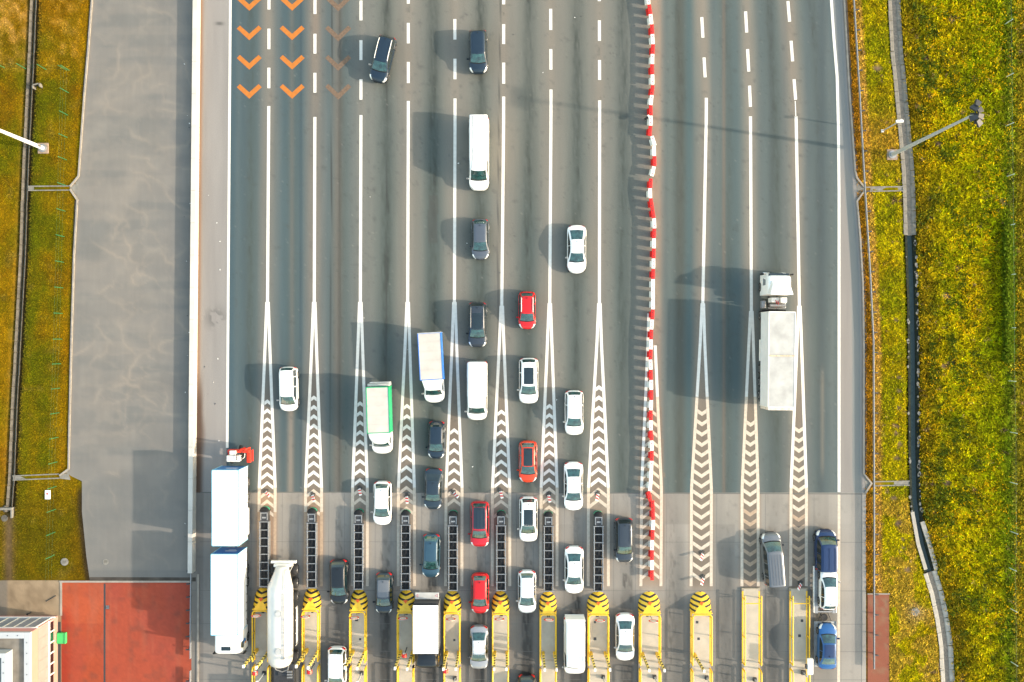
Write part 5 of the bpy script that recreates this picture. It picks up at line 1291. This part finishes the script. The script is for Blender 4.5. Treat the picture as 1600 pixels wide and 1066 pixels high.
# ------------------------------------------------------------------ crash cushions in front of the islands
CC = [(413.5,792,914),(487.5,794,916),(560.5,796,917),(634,797,919),(708,798,921),(783,798,922),(857,799,921),(935,799,920)]
def cushion_proto():
    t = thing('crash_cushion', '', 'crash cushion', (0, 0, 0)); L = 7.85; hw = .42; zt = .86; n = 8; y = 0
    b = MB()
    for sg in (-1, 1):
        for z0, z1, o in ((.50, .86, 0), (.12, .40, .0)): b.box(sg*hw-.045, sg*hw+.045, -L, -1.45, z0, z1)
    b.build('side_rail', m_steel, t, bevel=.02)
    for k in range(n+1):
        yy = -1.45-(L-1.45)*k/n; b = MB(); b.box(-hw+.06, hw-.06, yy-.04, yy+.04, .1, .88); b.box(-hw-.1, hw+.1, yy-.03, yy+.03, .55, .89); b.build('diaphragm', m_steel, t)
    for k in range(n):
        yy = -1.45-(L-1.45)*(k+.5)/n; d = (L-1.45)/n/2-.06
        b = MB(); b.box(-.28, .28, yy-d, yy+d, .1, .70); b.box(-.10, .10, yy-d*.2, yy+d*.9, .70, .76); b.build('cartridge', m_black, t, bevel=.03)
    b = MB(); b.box(-hw+.03, hw-.03, -1.42, -.42, .1, .80); b.build('nose_bay', m_dark, t, bevel=.04)
    b = MB(); b.box(-.36, .36, -.62, -.52, .8, .88); b.box(-.36, -.28, -1.3, -.62, .8, .88); b.box(.28, .36, -1.3, -.62, .8, .88); b.box(-.2, .2, -1.1, -.95, .8, .88); b.build('nose_frame', m_steel, t)
    a = np.linspace(0, PI, 13)
    b = MB(); b.rings([[(.46*math.cos(q), -.42+.42*math.sin(q), z) for q in a] for z in (.12, .84)]+[[(.30*math.cos(q), -.42+.28*math.sin(q), .93) for q in a]]); b.build('nose_cap', m_black, t, smooth=45, fix=True)
    b = MB(); a2 = np.linspace(.25, PI-.25, 11); b.rings([[(.475*math.cos(q), -.42+.435*math.sin(q), z) for q in a2] for z in (.25, .60)], closed=False, cap0=False, cap1=False); b.build('reflective_band', m_green, t, smooth=45)
    return t
pr = cushion_proto()
for k, (x, y0, y1) in enumerate(CC):
    wx_, wy_ = P(x, y0, .6); lab = 'black steel-framed crash cushion in front of the '+DESC[k]
    if k == 0: t = pr; t.location = (wx_, wy_, 0); t['label'] = lab; t['group'] = 'crash cushions before the toll islands'
    else: again(pr, (wx_, wy_, 0), 0, lab, 'crash cushions before the toll islands')
# small lane-divider signs
proto = None
LS = [(416.5,768,1.0,0),(489,773,.5,1),(562,763,.4,2),(636,775,.2,3),(709,769,.9,4),(782,767,.3,5),(857,773,.2,6),(934,771,-.3,7),(1097,864,-.5,9),(1098,902,-.5,9),(1250,911,-.8,11)]
for k, (sxp, syp, rz, i) in enumerate(LS):
    x, y = P(sxp, syp); lab = ('small red-white marker sign above the '+DESC[i])
    if k == 8: lab = 'upper red-white marker sign of two above the lone striped island'
    if k == 9: lab = 'lower red-white marker sign of two above the lone striped island'
    if k == 10: lab = 'small red and white marker sign on a black foot touching the last square-ended island'
    if proto is None:
        t = thing('marker_sign', lab, 'marker sign', (x, y, 0), rz, 'marker signs on the hatched islands')
        b = MB(); b.box(-.14, .14, -.2, .30, 0, .10); b.box(-.26, .26, -.08, .08, .0, .09); b.build('foot', mat('grey_foot', (.05, .047, .044), .8), t, bevel=.02)
        b = MB(); b.tube([(0, 0, .1), (0, 0, .5)], .03, 6); b.build('post', m_steel, t)
        b = MB(); b.box(-.14, .14, -.02, .02, 0, .80, 0); q = b.build('panel', m_wplast, t); q.location = (0, 0, .35); q.rotation_euler = (.9, 0, 0)
        b = MB()
        for z in (.18, .50): b.add([(-.14,.024,z-.08),(.14,.024,z+.02),(.14,.024,z+.18),(-.14,.024,z+.08)], [(3,2,1,0)])
        b.build('red_bar', m_red, q); proto = t
    else: again(proto, (x, y, 0), rz, lab)
x, y = P(1009, 188); t = thing('road_lamp_stub', 'small black and white post beside the upper barrier row', 'post', (x, y, 0), .6)
b = MB(); b.tube([(0, 0, 0), (0, 0, .9)], .05, 8); b.build('post', m_wplast, t); b = MB(); b.box(-.28, .1, -.12, .12, .85, 1.1); b.build('head', m_black, t, bevel=.03)
b = MB(); b.box(.1, .3, -.14, .2, .8, 1.0); b.build('housing', m_wplast, t, bevel=.03); t.name = 'marker_post'

# ------------------------------------------------------------------ masts and lamps
def mast(name, label, px_, py_, H_, r0, r1, m_, heads):
    x, y = P(px_, py_); t = thing(name, label, 'light mast', (x, y, 0), 0)
    b = MB(); b.box(-.52, .52, -.52, .52, -.1, .12); b.build('base', mat('mast_footing', A(226, 196, 170, .8), .9, noise=.12, nscale=2), t, bevel=.03)
    b = MB(); b.disc((0, 0), r0*1.9, .12, .2, 16); b.build('flange', m_steel, t)
    n = 14; b = MB(); b.rings([[(rr*math.cos(2*PI*k/n), rr*math.sin(2*PI*k/n), z) for k in range(n)] for z, rr in ((.18, r0), (H_*.33, r0+(r1-r0)*.33), (H_*.34, r0+(r1-r0)*.36), (H_, r1))]); b.build('pole', m_, t, smooth=50)
    b = MB(); b.box(r0*.8, r0*1.1, -.09, .09, .9, 1.5); b.build('hatch', m_steel, t)
    if heads:
        b = MB(); b.tube([(.0, -.85, H_), (.0, .85, H_)], .07, 8); b.tube([(-.4, 0, H_), (.45, 0, H_)], .07, 8); b.build('crossarm', m_dark, t)
        for hx, hy, a in ((.10, .78, 1.0), (.25, .25, .5), (-.1, .42, 2.2), (.2, -.72, -.8), (-.15, -.35, 3.4), (.3, -.22, -.2)):
            b = MB(); c, s_ = .8*math.cos(a), .8*math.sin(a)
            def T(u, v, w): return (hx+u*c-v*s_, hy+u*s_+v*c, H_+w)
            b.rings([[T(-.30,-.20,.16), T(-.30,.20,.16), T(-.26,.22,.36), T(-.26,-.22,.36)], [T(.34,-.32,-.12), T(.34,.32,-.12), T(.44,.32,.12), T(.44,-.32,.12)]]); h = b.build('floodlight', m_dark, t, bevel=.03)
            b = MB(); b.add([T(.345,-.28,-.11), T(.345,.28,-.11), T(.43,.28,.10), T(.43,-.28,.10)], [(0,1,2,3)]); q = b.build('lens', m_glassd, h)
    return t
mast('light_mast', 'tall grey floodlight mast standing on the right verge', 1393.5, 242, 16.2, .21, .10, m_pole, True)
mast('light_mast', 'tall white light mast standing on the left grass', 68, 232, 16.0, .21, .11, m_wpole, True)
x, y = P(1378.5, 205); t = thing('lamp_post', 'small grey lamp post above the tall floodlight mast on the right verge', 'lamp post', (x, y, 0))
b = MB(); b.box(-.13, .13, -.13, .13, -.05, .1); b.build('base', m_wplast, t)
b = MB(); b.tube([(0, 0, 0), (0, 0, 4.0)], .06, 8); b.build('pole', m_pole, t, smooth=50)
b = MB(); b.box(-.35, .35, -.12, .12, 3.95, 4.12); b.tube([(-.1, 0, 4.0), (.25, .2, 4.0)], .06, 6); b.build('lamp_head', m_wplast, t, bevel=.03)

# ------------------------------------------------------------------ fences
def wire_fence(label, poly, H_, post_step, wires, vstep, wr, m_, name='mesh_fence', postr=.035):
    w = W_(poly); o = Vector((w[0][0], w[0][1], 0)); t = thing(name, label, 'fence', o)
    loc = [Vector((x-o.x, y-o.y, 0)) for x, y in w]; b = MB()
    for z in wires:
        for a, c in zip(loc[:-1], loc[1:]): b.tube([a+Vector((0,0,z)), c+Vector((0,0,z))], wr, 4)
    if vstep:
        for a, c in zip(loc[:-1], loc[1:]):
            n = int((c-a).length/vstep)
            for k in range(n):
                p = a+(c-a)*(k/n); b.box(p.x-wr*.8, p.x+wr*.8, p.y-wr*.8, p.y+wr*.8, .08, H_-.03)
    b.build('mesh_panel', m_, t)
    proto = None
    for a, c in zip(loc[:-1], loc[1:]):
        n = max(1, round((c-a).length/post_step))
        for k in range(n):
            p = a+(c-a)*(k/n)
            if proto is None: b = MB(); b.tube([(0,0,-.1),(0,0,H_+.06)], postr, 6); proto = b.build('post', m_, t); proto.location = p
            else: q = proto.copy(); COL.objects.link(q); q.location = p
    return t
wire_fence('green wire mesh fence running down the left grass', [(108,110),(104,250),(96.5,530),(88,760),(84,903)], 1.65, 2.5, (.5, 1.1, 1.6), 0, .0025, m_gfence)
wire_fence('green wire mesh fence running to the left edge across the ditch', [(104,110),(40,107.5),(-60,103)], 1.65, 2.1, (.5, 1.1, 1.6), 0, .0025, m_gfence)
wire_fence('thin wire fence with pale posts along the far side of the meadow', [(1568,-120),(1570,38),(1571,121),(1571.5,197),(1572.5,276),(1574,430),(1575,595),(1577,675),(1577,753),(1578,830),(1576,887),(1577,950),(1578,1033),(1579,1120)], 1.35, 5.0, (1.2,), 0, .002, mat('pale_post', (.40, .50, .46), .6), 'wire_fence', .04)

# ------------------------------------------------------------------ covers, headwalls, bits
def cover(label, px_, py_, r, col, ring=None, z=.012):
    x, y = P(px_, py_); t = thing('manhole_cover', label, 'manhole cover', (x, y, 0))
    if ring: b = MB(); b.disc((0, 0), ring, -.05, z+.05, 24); b.build('surround', m_slab, t, bevel=.02)
    b = MB(); b.disc((0, 0), r, -.04, z+(.065 if ring else .01), 24); b.build('lid', col, t)
    b = MB()
    for k in (-1, 0, 1): b.box(-r*.6, r*.6, k*r*.35-.02, k*r*.35+.02, z+(.06 if ring else .005), z+(.072 if ring else .018))
    b.build('rib', m_slabd, t); return t
cover('pale round manhole cover on the parking lot', 165, 878, .29, m_slab)
cover('pale round manhole cover in the grass beside the parking lot', 101, 878, .30, m_slab, .38)
cover('round concrete well top in a bare patch right of the red brick strip', 1430, 956, .27, m_slab, .42)
cover('dark round cover at the left edge of the grass', 7, 810, .33, m_slabd)
x, y = P(75, 773); t = thing('marker_block', 'small whitish marker block in the grass below the cross drain', 'marker block', (x, y, 0)); b = MB(); b.box(-.26, .26, -.45, .45, -.02, .12); b.build('block', m_wplast, t, bevel=.03); b = MB(); b.disc((0, .1), .09, .12, .16, 10); b.build('knob', m_red, t)
x, y = P(9, 795); t = thing('pipe_headwall', 'pale pipe headwall at the end of the left ditch', 'headwall', (x, y, 0)); b = MB(); b.box(-.75, .75, -.1, .14, -.3, .3); b.box(.6, .75, -.9, -.1, -.3, .25); b.box(-.75, -.6, -.9, -.1, -.3, .25); b.build('wall', m_slab, t, bevel=.03)
b = MB(); b.tube([(0, -.3, -.1), (0, .3, -.1)], .26, 14); b.build('pipe', m_slabd, t)
x, y = P(60, 136); t = thing('ditch_gate', 'small grey sluice frame beside the left ditch', 'sluice gate', (x, y, 0), .25); b = MB(); b.box(-.4, -.3, -.2, .2, -.2, .5); b.box(.3, .4, -.2, .2, -.2, .5); b.box(-.4, .4, .1, .2, .4, .5); b.build('frame', m_slab, t); b = MB(); b.box(-.3, .3, .12, .17, -.2, .4); b.build('gate_plate', m_dark, t)
x, y = P(168, 949); t = thing('drain_grate', 'dark square drain grate on the red paving', 'drain grate', (x, y, 0)); b = MB(); b.box(-.18, .18, -.18, .18, -.02, .012); b.build('frame', m_dark, t); b = MB()
for k in range(5): b.box(-.16, .16, -.15+.07*k, -.12+.07*k, .012, .02)
b.build('bar', m_steel, t)
x, y = P(80, 935); t = tag(MB().tube([(-.5, -.30, .04), (.5, .28, .04)], .035, 6).build('wooden_pole', m_dark, loc=(x, y, 0)), 'thin dark pole lying on the tan yard paving', 'pole')
x, y = P(48, 957); t = thing('yard_bollard', 'small dark stub post on the tan paving by the pink building', 'bollard', (x, y, 0)); b = MB(); b.disc((0, 0), .08, 0, .6, 10); b.build('post', m_dark, t); b = MB(); b.disc((0, 0), .1, .6, .66, 10); b.build('cap', m_black, t)

# ------------------------------------------------------------------ pink building, lower left
m_pink = mat('salmon_render', (.60, .27, .25), .8, noise=.05, nscale=1); m_peach = mat('peach_render', (.33, .215, .17), .8, noise=.04, nscale=1)
m_coping = mat('white_coping', (.42, .435, .45), .45, .1); m_rfelt = mat('roof_felt', A(176, 166, 152, .9), .9, noise=.2, nscale=1.2)
m_rfelt2 = mat('upper_roof_felt', A(150, 156, 158, .9), .9, noise=.15, nscale=1); m_bglass = mat('blue_grey_glazing', (.19, .22, .28), .25, noise=.1, nscale=.6); m_sunglazing = mat('painted_sun_glazing', (.235, .228, .215), .5, noise=.06, nscale=1.5)
x0, yN = P(90.3, 962.5); t = thing('pink_building', 'pink office building with stepped flat roof and white parapet', 'building', (x0, yN, 0))
Wd, Dp, HB = 11.0, 14.0, 5.3
b = MB(); b.box(-Wd, 0, -Dp, 0, -.05, HB-.35); o_ = b.build('wall', [m_pink], t)
for p_ in o_.data.polygons:
    pass
b = MB(); b.box(.0, .012, -Dp, -.02, 3.75, HB-.36); b.box(0, .012, -Dp, -.02, .0, .85); b.build('wall_panel', m_peach, t)
b = MB(); b.box(-.52, .06, -Dp, .06, HB-.35, HB); b.box(-Wd, -.521, -.52, .06, HB-.35, HB); b.build('parapet', m_coping, t, bevel=.03)
b = MB(); b.box(-Wd, -.52, -Dp, -.52, HB-.36, HB-.28); b.build('roof', m_rfelt, t)
b = MB()
for k in range(14): b.disc((-.23, -.9-1.0*k), .04, HB, HB+.05, 8)
for k in range(8): b.disc((-1.1-.95*k, -.23), .04, HB, HB+.05, 8)
b.build('fixing', m_dark, t)
b = MB(); b.box(-Wd, -1.72, -Dp, -1.62, HB-.28, HB+.75); b.build('upper_storey', m_coping, t)
b = MB(); b.box(-2.12, -1.68, -Dp, -1.58, HB+.75, HB+.95); b.box(-Wd, -2.121, -2.02, -1.58, HB+.75, HB+.95); b.build('upper_parapet', m_coping, t, bevel=.03)
b = MB(); b.box(-Wd, -2.1, -Dp, -2.0, HB+.75, HB+.80); b.build('upper_roof', m_rfelt2, t)
b = MB()
for k in range(8): b.disc((-1.9, -2.4-1.0*k), .04, HB+.95, HB+1.0, 8)
for k in range(4): b.disc((-2.6-.95*k, -1.8), .04, HB+.95, HB+1.0, 8)
b.build('fixing', m_dark, t)
for k in range(10):          # north face: glazing between white mullions
    f = MB(); xa = -.25-1.05*k; f.box(xa-1.0, xa, .0, .03, .75, 3.75); w_ = f.build('window', m_bglass, t)
    f = MB(); f.box(xa-.04, xa+.05, .0, .10, .70, 3.80); f.build('mullion', m_wplast, w_)
b = MB(); b.box(-Wd, .08, .0, .12, .62, .72); b.box(-Wd, .0, .0, .09, 3.75, 3.85); b.build('sill', m_wplast, t)
for k in range(13):          # east face: glazing with its sun reflection painted pale, above dark window openings
    ya = -.12-1.05*k
    f = MB(); f.box(.0, .03, ya-1.0, ya, 1.85, 3.75); f.build('sunlit_glazing', m_sunglazing, t)
    f = MB(); f.box(.0, .02, ya-1.0, ya-.08, .88, 1.75); w_ = f.build('window', m_glassd, t)
    f = MB(); f.box(.0, .10, ya-1.04, ya-.94, .86, 1.78); f.build('mullion', m_wplast, w_)
b = MB(); b.box(.0, .14, -Dp, .06, 1.76, 1.86); b.build('sill', m_wplast, t)
b = MB(); b.box(.05, .92, -2.68, -1.62, -.02, .32); b.box(.85, .92, -2.68, -1.62, .32, .38); b.build('step', mat('green_step', (.05, .42, .12), .4), t, bevel=.02)
b = MB(); b.box(.02, .3, -Dp, -.6, -.02, .035); b.build('drain_grate', m_dark, t)
b = MB(); rs = random.Random(21)
for k in range(46):
    lx, ly = (rs.uniform(288, 298), rs.uniform(20, 880)) if k < 16 else ((rs.uniform(318, 345), rs.uniform(20, 700)) if k < 26 else (rs.uniform(560, 1000), rs.uniform(20, 760)))
    x, y = P(lx, ly); q = rs.uniform(.03, .09); a = rs.uniform(0, 3)
    b.prism([(x+q*math.cos(a+t)*f, y+q*math.sin(a+t)*f) for t, f in ((0, 1), (1.4, .6), (3.1, 1.1), (4.6, .5))], .006, .04, 0 if rs.random() < .6 else 1)
tag(b.build('litter', [m_wplast, m_dark]), 'small scraps of litter scattered on the asphalt', 'litter', kind='stuff')
